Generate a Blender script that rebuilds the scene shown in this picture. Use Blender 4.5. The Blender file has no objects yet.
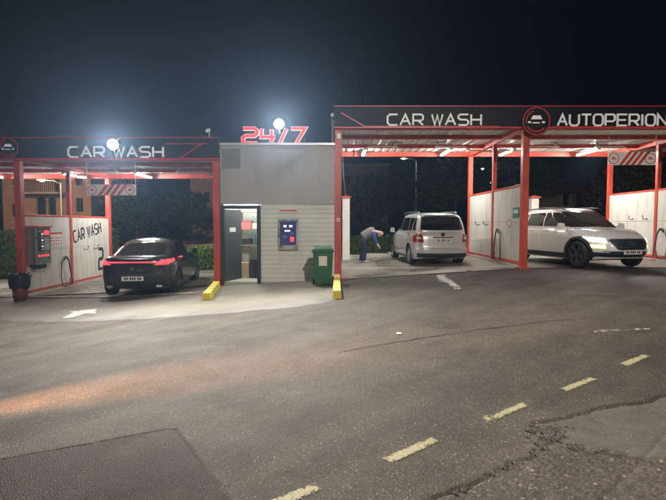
import bpy, bmesh, math, random
import numpy as np
from mathutils import Vector, Matrix
random.seed(7); np.random.seed(7)
R = math.radians
S = bpy.context.scene
COL = S.collection

# ------------------------------------------------------------------ camera
F_PX, CX, CY, PITCH, EYE = 490.0, 333.0, 250.0, R(3.04), 1.6
cam = bpy.data.cameras.new('camera'); cam.sensor_fit = 'HORIZONTAL'; cam.sensor_width = 36
cam.lens = 36 * F_PX / 666; cam.clip_start = 0.05; cam.clip_end = 3000
co = bpy.data.objects.new('camera', cam); COL.objects.link(co)
co.location = (0, 0, EYE); co.rotation_euler = (R(90) - PITCH, 0, 0)
S.camera = co

# ------------------------------------------------------------------ night sky
W = bpy.data.worlds.new('World'); S.world = W; W.use_nodes = True
wn = W.node_tree.nodes; wl = W.node_tree.links
bgn = wn['Background']
bgn.inputs['Color'].default_value = (0.24, 0.40, 0.90, 1)
bgn.inputs['Strength'].default_value = 0.0022

# ------------------------------------------------------------------ render
S.render.engine = 'CYCLES'
S.cycles.use_denoising = True
try: S.cycles.denoiser = 'OPENIMAGEDENOISE'
except Exception: pass
S.cycles.max_bounces = 6; S.cycles.diffuse_bounces = 3; S.cycles.glossy_bounces = 3
S.cycles.transmission_bounces = 4; S.cycles.volume_bounces = 0
S.cycles.sample_clamp_indirect = 4.0
S.cycles.caustics_reflective = False; S.cycles.caustics_refractive = False
S.cycles.use_light_tree = True
S.view_settings.view_transform = 'Standard'; S.view_settings.look = 'None'
S.view_settings.exposure = 0.82; S.view_settings.gamma = 1.0
S.view_settings.use_curve_mapping = False

HAZE = 0.0009
FLOOD_W = 2600.0
TUBE_E = 190.0

# ------------------------------------------------------------------ helpers: maths
GX = [-30, -18, -8.5, -5.2, -3.1, -1.5, 0.1, 5.0, 6.5, 30]
GZ = [-.99, -.95, -.43, -.30, -.09, 0.0, .09, .385, .42, .42]
_gx = np.linspace(-30, 30, 1201)
_gz = np.interp(_gx, GX, GZ)
_gz = np.convolve(np.pad(_gz, 15, mode='edge'), np.ones(31)/31, 'valid')     # soften the kinks
def gz(x): return np.interp(np.asarray(x, float), _gx, _gz)
def g(x): return float(gz(x))
def ray(px, py):
    a, b = (px - CX) / F_PX, (CY - py) / F_PX
    c, s = math.cos(PITCH), math.sin(PITCH)
    return Vector((a, c + b * s, -s + b * c))
def at(px, py, d):
    r = ray(px, py); t = d / r.y
    return Vector((r.x * t, d, EYE + r.z * t))
def on_ground(px, py):
    r = ray(px, py); z = 0.1
    for _ in range(30):
        t = (z - EYE) / r.z; z = g(r.x * t)
    return (r.x * t, r.y * t)
def pchip(xs, ys):
    xs = np.array(xs, float); ys = np.array(ys, float)
    h = np.diff(xs); d = np.diff(ys) / h; m = np.zeros_like(xs)
    for i in range(1, len(xs) - 1):
        if d[i-1] * d[i] > 0:
            w1, w2 = 2*h[i] + h[i-1], h[i] + 2*h[i-1]
            m[i] = (w1 + w2) / (w1 / d[i-1] + w2 / d[i])
    m[0], m[-1] = d[0], d[-1]
    def f(x):
        x = min(max(float(x), xs[0]), xs[-1]); i = min(int(np.searchsorted(xs, x, 'right')) - 1, len(xs) - 2)
        t = (x - xs[i]) / h[i]
        return ((2*t**3 - 3*t*t + 1) * ys[i] + (t**3 - 2*t*t + t) * h[i] * m[i]
                + (-2*t**3 + 3*t*t) * ys[i+1] + (t**3 - t*t) * h[i] * m[i+1])
    return f
def vnoise(x, y, seed=0):
    xi = np.floor(x).astype(np.int64); yi = np.floor(y).astype(np.int64)
    xf = x - xi; yf = y - yi
    def h(a, b):
        n = (a * 374761393 + b * 668265263 + seed * 982451653) & 0x7fffffff
        n = ((n ^ (n >> 13)) * 1274126177) & 0x7fffffff
        return ((n ^ (n >> 16)) & 0xffff) / 65535.0
    u = xf*xf*(3-2*xf); v = yf*yf*(3-2*yf)
    return (h(xi,yi)*(1-u) + h(xi+1,yi)*u)*(1-v) + (h(xi,yi+1)*(1-u) + h(xi+1,yi+1)*u)*v
def fbm(x, y, seed=0, o=4):
    r = 0; a = 0.5
    for i in range(o):
        r = r + a * vnoise(x * 2**i, y * 2**i, seed + i); a *= 0.5
    return r

# ------------------------------------------------------------------ helpers: materials
def mat(name, col, rough=0.6, metal=0.0, var=0.12, vscale=6.0, bump=0.0, bscale=60.0, spec=0.5, coat=0.0,
        emit=None, estr=0.0, rvar=0.0, dirt=None, dirt_amt=0.0, dscale=2.5, streak=None):
    m = bpy.data.materials.new(name); m.use_nodes = True
    n, l = m.node_tree.nodes, m.node_tree.links
    p = n['Principled BSDF']
    p.inputs['Roughness'].default_value = rough; p.inputs['Metallic'].default_value = metal
    p.inputs['Specular IOR Level'].default_value = spec
    p.inputs['Coat Weight'].default_value = coat; p.inputs['Coat Roughness'].default_value = 0.06
    tc = n.new('ShaderNodeTexCoord')
    nz = n.new('ShaderNodeTexNoise'); nz.inputs['Scale'].default_value = vscale; nz.inputs['Detail'].default_value = 6
    l.new(tc.outputs['Object'], nz.inputs['Vector'])
    rp = n.new('ShaderNodeValToRGB')
    c = np.array(col[:3]); lo = c * (1 - var); hi = np.minimum(c * (1 + var), 1)
    rp.color_ramp.elements[0].position = 0.3; rp.color_ramp.elements[1].position = 0.7
    rp.color_ramp.elements[0].color = (*lo, 1); rp.color_ramp.elements[1].color = (*hi, 1)
    l.new(nz.outputs['Fac'], rp.inputs['Fac'])
    out = rp.outputs['Color']
    if dirt is not None:
        n2 = n.new('ShaderNodeTexNoise'); n2.inputs['Scale'].default_value = dscale; n2.inputs['Detail'].default_value = 9
        n2.inputs['Roughness'].default_value = 0.7
        if streak:
            mp = n.new('ShaderNodeMapping'); mp.inputs['Scale'].default_value = streak; l.new(tc.outputs['Object'], mp.inputs['Vector']); l.new(mp.outputs[0], n2.inputs['Vector'])
        else: l.new(tc.outputs['Object'], n2.inputs['Vector'])
        r2 = n.new('ShaderNodeValToRGB'); r2.color_ramp.elements[0].position = 0.48; r2.color_ramp.elements[1].position = 0.72
        l.new(n2.outputs['Fac'], r2.inputs['Fac'])
        mu = n.new('ShaderNodeMath'); mu.operation = 'MULTIPLY'; mu.inputs[1].default_value = dirt_amt
        l.new(r2.outputs['Color'], mu.inputs[0])
        mx = n.new('ShaderNodeMixRGB'); mx.inputs['Color2'].default_value = (*dirt, 1)
        l.new(mu.outputs[0], mx.inputs['Fac']); l.new(out, mx.inputs['Color1']); out = mx.outputs['Color']
    l.new(out, p.inputs['Base Color'])
    if rvar:
        mr = n.new('ShaderNodeMapRange'); mr.inputs['To Min'].default_value = max(rough - rvar, 0.02); mr.inputs['To Max'].default_value = min(rough + rvar, 1)
        mr.inputs['From Min'].default_value = 0.3; mr.inputs['From Max'].default_value = 0.7
        l.new(nz.outputs['Fac'], mr.inputs['Value']); l.new(mr.outputs[0], p.inputs['Roughness'])
    if bump:
        nb = n.new('ShaderNodeTexNoise'); nb.inputs['Scale'].default_value = bscale; nb.inputs['Detail'].default_value = 4
        l.new(tc.outputs['Object'], nb.inputs['Vector'])
        b = n.new('ShaderNodeBump'); b.inputs['Strength'].default_value = bump; b.inputs['Distance'].default_value = 0.01
        l.new(nb.outputs['Fac'], b.inputs['Height']); l.new(b.outputs['Normal'], p.inputs['Normal'])
    if emit is not None:
        p.inputs['Emission Color'].default_value = (*emit, 1); p.inputs['Emission Strength'].default_value = estr
    return m

_p, _q = (-0.33, 2.7), (2.35, 5.0)
TRACK = math.atan2(_q[1]-_p[1], _q[0]-_p[0])
def asphalt_mat():
    m = bpy.data.materials.new('asphalt'); m.use_nodes = True
    n, l = m.node_tree.nodes, m.node_tree.links; p = n['Principled BSDF']
    tc = n.new('ShaderNodeTexCoord'); at_ = n.new('ShaderNodeAttribute'); at_.attribute_name = 'zone'
    sep = n.new('ShaderNodeSeparateColor'); l.new(at_.outputs['Color'], sep.inputs[0])
    def noise(sc, det=5, ro=0.6):
        x = n.new('ShaderNodeTexNoise'); x.inputs['Scale'].default_value = sc; x.inputs['Detail'].default_value = det
        x.inputs['Roughness'].default_value = ro; l.new(tc.outputs['Object'], x.inputs['Vector']); return x.outputs['Fac']
    def vor(sc, out='Color', feat='F1'):
        x = n.new('ShaderNodeTexVoronoi'); x.inputs['Scale'].default_value = sc; x.feature = feat
        l.new(tc.outputs['Object'], x.inputs['Vector']); return x
    def ramp(fac, stops):
        r = n.new('ShaderNodeValToRGB')
        while len(r.color_ramp.elements) < len(stops): r.color_ramp.elements.new(0.5)
        for e, (po, c) in zip(r.color_ramp.elements, stops):
            e.position = po; e.color = (*c, 1) if len(c) == 3 else c
        l.new(fac, r.inputs['Fac']); return r.outputs['Color']
    def mix(f, a, b, t='MIX'):
        x = n.new('ShaderNodeMixRGB'); x.blend_type = t
        for s, v in ((x.inputs['Fac'], f), (x.inputs['Color1'], a), (x.inputs['Color2'], b)):
            if isinstance(v, (int, float)): s.default_value = v
            elif isinstance(v, tuple): s.default_value = (*v, 1)
            else: l.new(v, s)
        return x.outputs['Color']
    big = ramp(noise(0.35, 6, 0.65), [(0.3, (0.070, 0.062, 0.055)), (0.7, (0.118, 0.105, 0.093))])
    mid = ramp(noise(2.2, 8, 0.7), [(0.3, (0.72, 0.72, 0.72)), (0.72, (1.18, 1.16, 1.14))])
    base = mix(1.0, big, mid, 'MULTIPLY')
    mp = n.new('ShaderNodeMapping'); mp.vector_type = 'TEXTURE'; mp.inputs['Rotation'].default_value = (0, 0, TRACK); mp.inputs['Scale'].default_value = (9.0, .55, 1); l.new(tc.outputs['Object'], mp.inputs['Vector'])
    tk = n.new('ShaderNodeTexNoise'); tk.inputs['Scale'].default_value = 1.0; tk.inputs['Detail'].default_value = 5; tk.inputs['Roughness'].default_value = .55; l.new(mp.outputs[0], tk.inputs['Vector'])
    base = mix(1.0, base, ramp(tk.outputs['Fac'], [(0.32, (0.72, 0.71, 0.70)), (0.68, (1.22, 1.21, 1.20))]), 'MULTIPLY')
    base = mix(1.0, base, ramp(noise(1.1, 3, 0.5), [(0.26, (0.68, 0.67, 0.67)), (0.38, (1.0, 1.0, 1.0))]), 'MULTIPLY')
    v1 = vor(125); st = ramp(v1.outputs['Color'], [(0.0, (0.35, 0.35, 0.36)), (0.55, (0.85, 0.83, 0.8)), (0.86, (1.35, 1.3, 1.22)), (0.95, (4.6, 4.4, 4.0))])
    v2 = vor(55); st2 = ramp(v2.outputs['Color'], [(0.0, (0.55, 0.55, 0.56)), (0.5, (0.92, 0.91, 0.9)), (0.85, (1.5, 1.47, 1.42)), (0.95, (3.6, 3.5, 3.3))])
    stone = mix(sep.outputs[1], st, st2)
    base = mix(0.85, base, stone, 'MULTIPLY')
    # newer black patch (r), smooth grey fill (b)
    base = mix(sep.outputs[0], base, mix(1.0, base, (0.37, 0.35, 0.34), 'MULTIPLY'))
    fill = mix(1.0, ramp(noise(6, 8, 0.7), [(0.3, (0.085, 0.08, 0.074)), (0.7, (0.135, 0.125, 0.112))]), mix(0.35, (1, 1, 1), st), 'MULTIPLY')
    base = mix(sep.outputs[2], base, fill)
    l.new(base, p.inputs['Base Color'])
    rr = n.new('ShaderNodeMapRange'); rr.inputs['To Min'].default_value = 0.62; rr.inputs['To Max'].default_value = 0.88
    l.new(noise(1.3, 6), rr.inputs['Value']); l.new(rr.outputs[0], p.inputs['Roughness'])
    p.inputs['Specular IOR Level'].default_value = 0.16
    b1 = n.new('ShaderNodeBump'); b1.inputs['Distance'].default_value = 0.006; b1.invert = True
    sb = n.new('ShaderNodeMath'); sb.operation = 'SUBTRACT'; sb.inputs[0].default_value = 1.0; l.new(sep.outputs[2], sb.inputs[1])
    sm = n.new('ShaderNodeMath'); sm.operation = 'MULTIPLY_ADD'; sm.inputs[1].default_value = 0.65; sm.inputs[2].default_value = 0.22; l.new(sb.outputs[0], sm.inputs[0])
    l.new(sm.outputs[0], b1.inputs['Strength'])
    hd = mix(sep.outputs[1], v1.outputs['Distance'], v2.outputs['Distance'])
    l.new(hd, b1.inputs['Height'])
    b2 = n.new('ShaderNodeBump'); b2.inputs['Distance'].default_value = 0.01; b2.inputs['Strength'].default_value = 0.22
    l.new(noise(28, 6), b2.inputs['Height']); l.new(b1.outputs['Normal'], b2.inputs['Normal'])
    l.new(b2.outputs['Normal'], p.inputs['Normal'])
    return m

def paint_mat(name, col, worn=0.44, sc=38):
    """road paint worn through in specks and ragged at its border, so that the asphalt below shows"""
    m = bpy.data.materials.new(name); m.use_nodes = True
    n, l = m.node_tree.nodes, m.node_tree.links; p = n['Principled BSDF']
    tc = n.new('ShaderNodeTexCoord')
    v = n.new('ShaderNodeTexNoise'); v.inputs['Scale'].default_value = sc; v.inputs['Detail'].default_value = 8; v.inputs['Roughness'].default_value = 0.8
    l.new(tc.outputs['Object'], v.inputs['Vector'])
    v3 = n.new('ShaderNodeTexNoise'); v3.inputs['Scale'].default_value = 4.0; v3.inputs['Detail'].default_value = 3; l.new(tc.outputs['Object'], v3.inputs['Vector'])
    ed = n.new('ShaderNodeAttribute'); ed.attribute_name = 'edge'
    a1 = n.new('ShaderNodeMath'); a1.operation = 'MULTIPLY_ADD'; a1.inputs[1].default_value = .16; l.new(ed.outputs['Fac'], a1.inputs[0]); l.new(v.outputs['Fac'], a1.inputs[2])
    a2 = n.new('ShaderNodeMath'); a2.operation = 'MULTIPLY_ADD'; a2.inputs[1].default_value = .30; l.new(v3.outputs['Fac'], a2.inputs[0]); l.new(a1.outputs[0], a2.inputs[2])
    r = n.new('ShaderNodeMapRange'); r.inputs['From Min'].default_value = worn+.25; r.inputs['From Max'].default_value = worn+.34; l.new(a2.outputs[0], r.inputs['Value'])
    mu = n.new('ShaderNodeMath'); mu.operation = 'MULTIPLY'; mu.inputs[1].default_value = .93; l.new(r.outputs[0], mu.inputs[0]); l.new(mu.outputs[0], p.inputs['Alpha'])
    vv = n.new('ShaderNodeTexVoronoi'); vv.inputs['Scale'].default_value = 95; l.new(tc.outputs['Object'], vv.inputs['Vector'])
    rc = n.new('ShaderNodeValToRGB'); c = np.array(col); rc.color_ramp.elements[0].color = (*(c*.68), 1); rc.color_ramp.elements[1].color = (*np.minimum(c*1.15, 1), 1)
    l.new(vv.outputs['Color'], rc.inputs['Fac']); l.new(rc.outputs[0], p.inputs['Base Color'])
    p.inputs['Roughness'].default_value = 0.65; p.inputs['Specular IOR Level'].default_value = .2
    b = n.new('ShaderNodeBump'); b.inputs['Strength'].default_value = 0.6; b.inputs['Distance'].default_value = 0.006
    b.invert = True; l.new(vv.outputs['Distance'], b.inputs['Height']); l.new(b.outputs['Normal'], p.inputs['Normal'])
    return m

def glow(name, col, strength):
    m = bpy.data.materials.new(name); m.use_nodes = True
    n = m.node_tree.nodes; p = n['Principled BSDF']
    p.inputs['Base Color'].default_value = (*[min(c, .8) for c in col], 1)
    p.inputs['Emission Color'].default_value = (*col, 1); p.inputs['Emission Strength'].default_value = strength
    return m

M = {}
M['asphalt'] = asphalt_mat()
M['concrete'] = mat('concrete', (0.34, 0.30, 0.23), 0.7, var=0.18, vscale=1.6, bump=0.35, bscale=45, dirt=(0.12, 0.10, 0.08), dirt_amt=0.55, dscale=1.1, rvar=0.15)
M['wet_concrete'] = mat('wet_concrete', (0.27, 0.25, 0.21), 0.42, var=0.22, vscale=0.9, bump=0.2, bscale=30, dirt=(0.09, 0.085, 0.08), dirt_amt=0.6, dscale=0.8, rvar=0.26)
M['apron'] = mat('apron', (0.185, 0.160, 0.118), 0.75, var=0.16, vscale=1.6, bump=0.35, bscale=45, dirt=(0.095, 0.083, 0.065), dirt_amt=0.65, dscale=1.1, rvar=0.1)
def fray(m):      # the apron frays out under road dirt along its worn outer edge
    n, l = m.node_tree.nodes, m.node_tree.links; p = n['Principled BSDF']; src = p.inputs['Base Color'].links[0].from_socket
    a = n.new('ShaderNodeAttribute'); a.attribute_name = 'edge'; tc = n.new('ShaderNodeTexCoord')
    z = n.new('ShaderNodeTexNoise'); z.inputs['Scale'].default_value = 3.5; z.inputs['Detail'].default_value = 9; z.inputs['Roughness'].default_value = .72; l.new(tc.outputs['Object'], z.inputs['Vector'])
    q = n.new('ShaderNodeMath'); q.operation = 'SUBTRACT'; l.new(a.outputs['Fac'], q.inputs[0]); l.new(z.outputs['Fac'], q.inputs[1])
    r = n.new('ShaderNodeMapRange'); r.inputs['From Min'].default_value = -.35; r.inputs['From Max'].default_value = .45; l.new(q.outputs[0], r.inputs['Value'])
    x = n.new('ShaderNodeMixRGB'); x.inputs['Color1'].default_value = (.095, .088, .080, 1); l.new(r.outputs[0], x.inputs['Fac']); l.new(src, x.inputs['Color2']); l.new(x.outputs[0], p.inputs['Base Color'])
fray(M['apron'])
M['rubble'] = mat('rubble', (0.10, 0.092, 0.082), 0.85, var=0.4, vscale=20, bump=0.4)
M['tar'] = mat('tar', (0.022, 0.020, 0.019), 0.9, bump=0.3, spec=.1)
M['yellow_line'] = paint_mat('yellow_line', (0.46, 0.415, 0.25), worn=0.40)
M['white_line'] = paint_mat('white_line', (0.60, 0.58, 0.53), worn=0.37, sc=16)
M['red_steel'] = mat('red_steel', (0.56, 0.075, 0.045), 0.42, var=0.14, vscale=3, bump=0.08, bscale=30, dirt=(0.15, 0.045, 0.03), dirt_amt=0.7, dscale=1.5, streak=(5, 5, 1.2), rvar=0.12)
M['white_sheet'] = mat('white_sheet', (0.66, 0.64, 0.60), 0.5, var=0.05, vscale=1.2, dirt=(0.36, 0.33, 0.28), dirt_amt=0.4, dscale=1.3)
M['panel'] = mat('panel', (0.64, 0.62, 0.56), 0.45, var=0.06, vscale=0.9, dirt=(0.28, 0.25, 0.20), dirt_amt=0.6, dscale=1.0, streak=(6, 6, .8), bump=0.05, bscale=8)
M['siding'] = mat('siding', (0.68, 0.70, 0.65), 0.5, var=0.05, vscale=0.8, dirt=(0.36, 0.355, 0.32), dirt_amt=0.25, dscale=1.0, streak=(3, 3, .7))
M['grey_board'] = mat('grey_board', (0.35, 0.345, 0.335), 0.55, var=0.06, vscale=0.6, dirt=(0.24, 0.235, 0.22), dirt_amt=0.35, dscale=1.0, streak=(3, 3, .5))
M['fascia'] = mat('fascia', (0.007, 0.007, 0.010), 0.5, var=0.25, vscale=2, spec=.2)
M['red_trim'] = mat('red_trim', (0.45, 0.03, 0.03), 0.4, emit=(1, 0.05, 0.04), estr=0.02)
M['letter'] = mat('letter', (0.72, 0.70, 0.68), 0.45, var=0.04, emit=(1, 0.95, 0.9), estr=0.09)  # faint emission stands in for light falling on the unlit letters
M['neon_white'] = mat('neon_white', (0.8, 0.8, 0.8), 0.4, emit=(1, 0.72, 0.70), estr=0.45)
M['neon_red'] = mat('neon_red', (0.6, 0.03, 0.02), 0.4, emit=(1, 0.03, 0.02), estr=0.35)
M['black_paint'] = mat('black_paint', (0.02, 0.02, 0.022), 0.5)
M['charcoal'] = mat('charcoal', (0.030, 0.034, 0.042), 0.4, var=0.2)
M['steel'] = mat('steel', (0.46, 0.46, 0.45), 0.34, 0.85, var=0.1, rvar=0.1)
M['galv'] = mat('galv', (0.62, 0.62, 0.60), 0.42, 0.5, var=0.1)
M['white_plastic'] = mat('white_plastic', (0.74, 0.73, 0.70), 0.4, var=0.05)
M['black_rubber'] = mat('black_rubber', (0.018, 0.018, 0.018), 0.65, bump=0.2)
M['black_plastic'] = mat('black_plastic', (0.022, 0.022, 0.024), 0.5, bump=0.1)
M['red_paint'] = mat('red_paint', (0.55, 0.05, 0.04), 0.45, var=0.15)
M['yellow_kerb'] = mat('yellow_kerb', (0.72, 0.56, 0.07), 0.6, var=0.12, vscale=5, bump=0.3, bscale=40, dirt=(0.33, 0.28, 0.16), dirt_amt=0.55, dscale=7)
M['kerb'] = mat('kerb', (0.44, 0.42, 0.37), 0.75, var=0.15, bump=0.3, dirt=(0.2, 0.18, 0.15), dirt_amt=0.5)
M['bin_green'] = mat('bin_green', (0.022, 0.115, 0.055), 0.42, var=0.15, vscale=4, dirt=(0.05, 0.09, 0.06), dirt_amt=0.4, bump=0.08)
M['bin_brown'] = mat('bin_brown', (0.20, 0.065, 0.045), 0.45, var=0.15)
M['bag'] = mat('bag', (0.016, 0.016, 0.018), 0.28, bump=0.8, bscale=18)
M['glass_dark'] = mat('glass_dark', (0.010, 0.011, 0.013), 0.04, spec=0.7, var=0.0)
M['tyre'] = mat('tyre', (0.017, 0.017, 0.017), 0.75, bump=0.2)
M['alloy'] = mat('alloy', (0.55, 0.55, 0.56), 0.28, 0.9, var=0.04)
M['alloy_dark'] = mat('alloy_dark', (0.10, 0.10, 0.105), 0.35, 0.8, var=0.04)
M['paint_black'] = mat('paint_black', (0.028, 0.030, 0.032), 0.28, 0.35, var=0.05, coat=1.0)
M['paint_silver'] = mat('paint_silver', (0.60, 0.60, 0.60), 0.36, 0.4, var=0.03, coat=0.7, dirt=(0.36, 0.35, 0.32), dirt_amt=0.3, dscale=1.5)
M['paint_white'] = mat('paint_white', (0.86, 0.86, 0.85), 0.34, var=0.02, coat=0.9, dirt=(0.66, 0.64, 0.60), dirt_amt=0.2, dscale=1.5)
M['paint_orange_glow'] = mat('paint_orange_glow', (0.26, 0.17, 0.11), 0.3, 0.5, var=0.05, coat=0.8)  # orange light reflected by a dark car, put into the paint colour
M['chrome'] = mat('chrome', (0.7, 0.7, 0.7), 0.12, 1.0, var=0.02)
M['tail_on'] = glow('tail_on', (1.0, 0.02, 0.028), 3.4)
M['tail_off'] = mat('tail_off', (0.30, 0.012, 0.012), 0.12, var=0.1, coat=1.0)
M['lens_clear'] = mat('lens_clear', (0.55, 0.55, 0.54), 0.1, 0.3, coat=1.0)
M['head_on'] = glow('head_on', (1.0, 0.97, 0.88), 60.0)
M['amber_on'] = glow('amber_on', (1.0, 0.42, 0.10), 5.0)
M['plate'] = mat('plate', (0.72, 0.72, 0.70), 0.4, var=0.05)
M['tube_on'] = glow('tube_on', (1.0, 0.96, 0.90), TUBE_E)
M['room_tube'] = glow('room_tube', (0.95, 1.0, 0.92), 300.0)
M['flood_on'] = glow('flood_on', (0.93, 0.97, 1.0), 950.0)
M['street_on'] = glow('street_on', (1.0, 0.93, 0.78), 60.0)
M['sodium_on'] = glow('sodium_on', (1.0, 0.50, 0.16), 40.0)
M['screen'] = mat('screen', (0.02, 0.018, 0.05), 0.15, var=0.6, vscale=14, emit=(0.09, 0.09, 0.26), estr=0.16)
M['led_red'] = glow('led_red', (1.0, 0.04, 0.05), 1.1)
M['led_white'] = glow('led_white', (0.75, 0.8, 1.0), 0.4)
M['stucco'] = mat('stucco', (0.42, 0.27, 0.145), 0.85, var=0.14, vscale=1.5, bump=0.3, dirt=(0.25, 0.14, 0.07), dirt_amt=0.5, dscale=0.5)
M['stucco_pale'] = mat('stucco_pale', (0.40, 0.31, 0.22), 0.85, var=0.14, vscale=1.5, bump=0.3, dirt=(0.22, 0.17, 0.12), dirt_amt=0.5, dscale=0.5)
M['stucco_grey'] = mat('stucco_grey', (0.25, 0.25, 0.26), 0.85, var=0.14, vscale=1.5, bump=0.3)
M['roof_tile'] = mat('roof_tile', (0.26, 0.09, 0.05), 0.8, var=0.25, vscale=9, bump=0.4, bscale=12)
M['wood_dark'] = mat('wood_dark', (0.06, 0.035, 0.02), 0.6, var=0.3)
M['bark'] = mat('bark', (0.07, 0.05, 0.035), 0.9, var=0.3, vscale=9, bump=0.8, bscale=25)
def leaf_mat(name, a, b):
    m = mat(name, a, 0.65, var=0.0, bump=0, spec=.2)
    n, l = m.node_tree.nodes, m.node_tree.links; p = n['Principled BSDF']
    oi = n.new('ShaderNodeTexNoise'); oi.inputs['Scale'].default_value = 5.0; oi.inputs['Detail'].default_value = 5
    tc = n.new('ShaderNodeTexCoord'); l.new(tc.outputs['Object'], oi.inputs['Vector'])
    r = n.new('ShaderNodeValToRGB'); r.color_ramp.elements[0].position = 0.35; r.color_ramp.elements[1].position = 0.65
    r.color_ramp.elements[0].color = (*a, 1); r.color_ramp.elements[1].color = (*b, 1)
    l.new(oi.outputs['Fac'], r.inputs['Fac']); l.new(r.outputs['Color'], p.inputs['Base Color'])
    p.inputs['Transmission Weight'].default_value = 0.0
    return m
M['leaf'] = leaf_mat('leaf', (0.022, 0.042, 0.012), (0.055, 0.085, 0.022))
M['leaf_lit'] = leaf_mat('leaf_lit', (0.09, 0.20, 0.025), (0.17, 0.30, 0.05))  # brighter copy of leaf: the tube light on the hedge as colour
M['leaf_dry'] = leaf_mat('leaf_dry', (0.075, 0.05, 0.03), (0.13, 0.09, 0.05))
M['skin'] = mat('skin', (0.50, 0.30, 0.21), 0.5, var=0.06)
M['vest'] = mat('vest', (0.15, 0.148, 0.142), 0.8, var=0.12, bump=0.4)
M['blue_cloth'] = mat('blue_cloth', (0.035, 0.06, 0.20), 0.8, var=0.2, bump=0.4)
M['navy_cloth'] = mat('navy_cloth', (0.018, 0.024, 0.06), 0.85, var=0.2, bump=0.4)
M['shoe'] = mat('shoe', (0.45, 0.44, 0.42), 0.6)
M['paper'] = mat('paper', (0.70, 0.68, 0.64), 0.7, var=0.05)
M['teal'] = mat('teal', (0.03, 0.22, 0.20), 0.5)
M['pink_box'] = mat('pink_box', (0.62, 0.16, 0.18), 0.6)
M['card'] = mat('card', (0.42, 0.30, 0.17), 0.8)
M['blue_box'] = mat('blue_box', (0.08, 0.20, 0.42), 0.5)
M['wood'] = mat('wood', (0.38, 0.27, 0.15), 0.6, var=0.2)
M['inner_wall'] = mat('inner_wall', (0.55, 0.57, 0.52), 0.6)
M['tubepipe'] = M['white_plastic']

# ------------------------------------------------------------------ helpers: objects
def set_props(o, label=None, cat=None, group=None, kind=None):
    if label: o['label'] = label
    if cat: o['category'] = cat
    if group: o['group'] = group
    if kind: o['kind'] = kind
    return o
WLOC = {}
def thing(name, label, cat, loc=(0, 0, 0), rz=0.0, group=None, world=True):
    o = bpy.data.objects.new(name, None); COL.objects.link(o); o.empty_display_size = 0.2
    o.location = loc; o.rotation_euler = (0, 0, rz)
    set_props(o, label, cat, group)
    WLOC[o] = Vector(loc) if world else None
    return o
def link(name, me, m, parent=None, smooth=False, bevel=0.0):
    o = bpy.data.objects.new(name, me); COL.objects.link(o)
    if m is not None and len(me.materials) == 0: me.materials.append(M[m] if isinstance(m, str) else m)
    if smooth:
        me.polygons.foreach_set('use_smooth', [True] * len(me.polygons))
    if parent is not None:
        o.parent = parent
        if WLOC.get(parent) is not None: o.matrix_parent_inverse = Matrix.Translation(-WLOC[parent])
    if bevel:
        b = o.modifiers.new('bevel', 'BEVEL'); b.width = bevel; b.segments = 2; b.limit_method = 'ANGLE'; b.angle_limit = R(40)
    return o
class MB:
    def __init__(s): s.v = []; s.f = []
    def add(s, vs, fs):
        k = len(s.v); s.v += [tuple(map(float, p)) for p in vs]; s.f += [tuple(i + k for i in f) for f in fs]; return s
    def box(s, c, d, m=None):
        x, y, z = d[0]/2, d[1]/2, d[2]/2
        vs = [Vector((a*x, b*y, e*z)) for e in (-1, 1) for a, b in ((-1,-1),(1,-1),(1,1),(-1,1))]
        if m is not None: vs = [m @ p for p in vs]
        vs = [p + Vector(c) for p in vs]
        return s.add(vs, [(3,2,1,0),(4,5,6,7),(0,1,5,4),(1,2,6,5),(2,3,7,6),(3,0,4,7)])
    def span(s, x0, x1, y0, y1, z0, z1): return s.box(((x0+x1)/2,(y0+y1)/2,(z0+z1)/2),(x1-x0,y1-y0,z1-z0))
    def tube(s, pts, r, n=8, cap=True):
        pts = [Vector(p) for p in pts]; k0 = len(s.v); up = None
        for i, p in enumerate(pts):
            t = (pts[min(i+1, len(pts)-1)] - pts[max(i-1, 0)]).normalized()
            if up is None: up = t.orthogonal().normalized()
            up = (up - t * up.dot(t)).normalized(); b = t.cross(up)
            rr = r[i] if isinstance(r, (list, tuple)) else r
            for j in range(n):
                a = 2*math.pi*j/n; q = p + (up*math.cos(a) + b*math.sin(a))*rr; s.v.append(tuple(q))
        for i in range(len(pts)-1):
            for j in range(n):
                a, b2 = k0+i*n+j, k0+i*n+(j+1)%n; s.f.append((a, b2, b2+n, a+n))
        if cap:
            s.f.append(tuple(k0+j for j in range(n))[::-1]); e = k0+(len(pts)-1)*n; s.f.append(tuple(e+j for j in range(n)))
        return s
    def lathe(s, prof, n=24, mt=None, closed=False):
        mt = mt or Matrix.Identity(4); k0 = len(s.v)
        for r, z in prof:
            for j in range(n):
                a = 2*math.pi*j/n; s.v.append(tuple(mt @ Vector((r*math.cos(a), r*math.sin(a), z))))
        m_ = len(prof)
        for i in range(m_ if closed else m_-1):
            for j in range(n):
                a, b2 = k0+i*n+j, k0+i*n+(j+1)%n; c, d = k0+((i+1)%m_)*n+(j+1)%n, k0+((i+1)%m_)*n+j
                s.f.append((a, b2, c, d))
        if not closed:
            if prof[0][0] > 1e-6: s.f.append(tuple(k0+j for j in range(n))[::-1])
            if prof[-1][0] > 1e-6: s.f.append(tuple(k0+(m_-1)*n+j for j in range(n)))
        return s
    def prism(s, poly, depth, mt):
        """polygon in local xy, from z=0 to depth, then transformed"""
        n = len(poly)
        vs = [mt @ Vector((x, y, 0)) for x, y in poly] + [mt @ Vector((x, y, depth)) for x, y in poly]
        fs = [tuple(range(n))[::-1], tuple(range(n, 2*n))] + [(i, (i+1) % n, n+(i+1) % n, n+i) for i in range(n)]
        return s.add(vs, fs)
    def build(s, name, m, parent=None, smooth=False, bevel=0.0):
        me = bpy.data.meshes.new(name); me.from_pydata(s.v, [], s.f); me.update()
        return link(name, me, m, parent, smooth, bevel)
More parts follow.
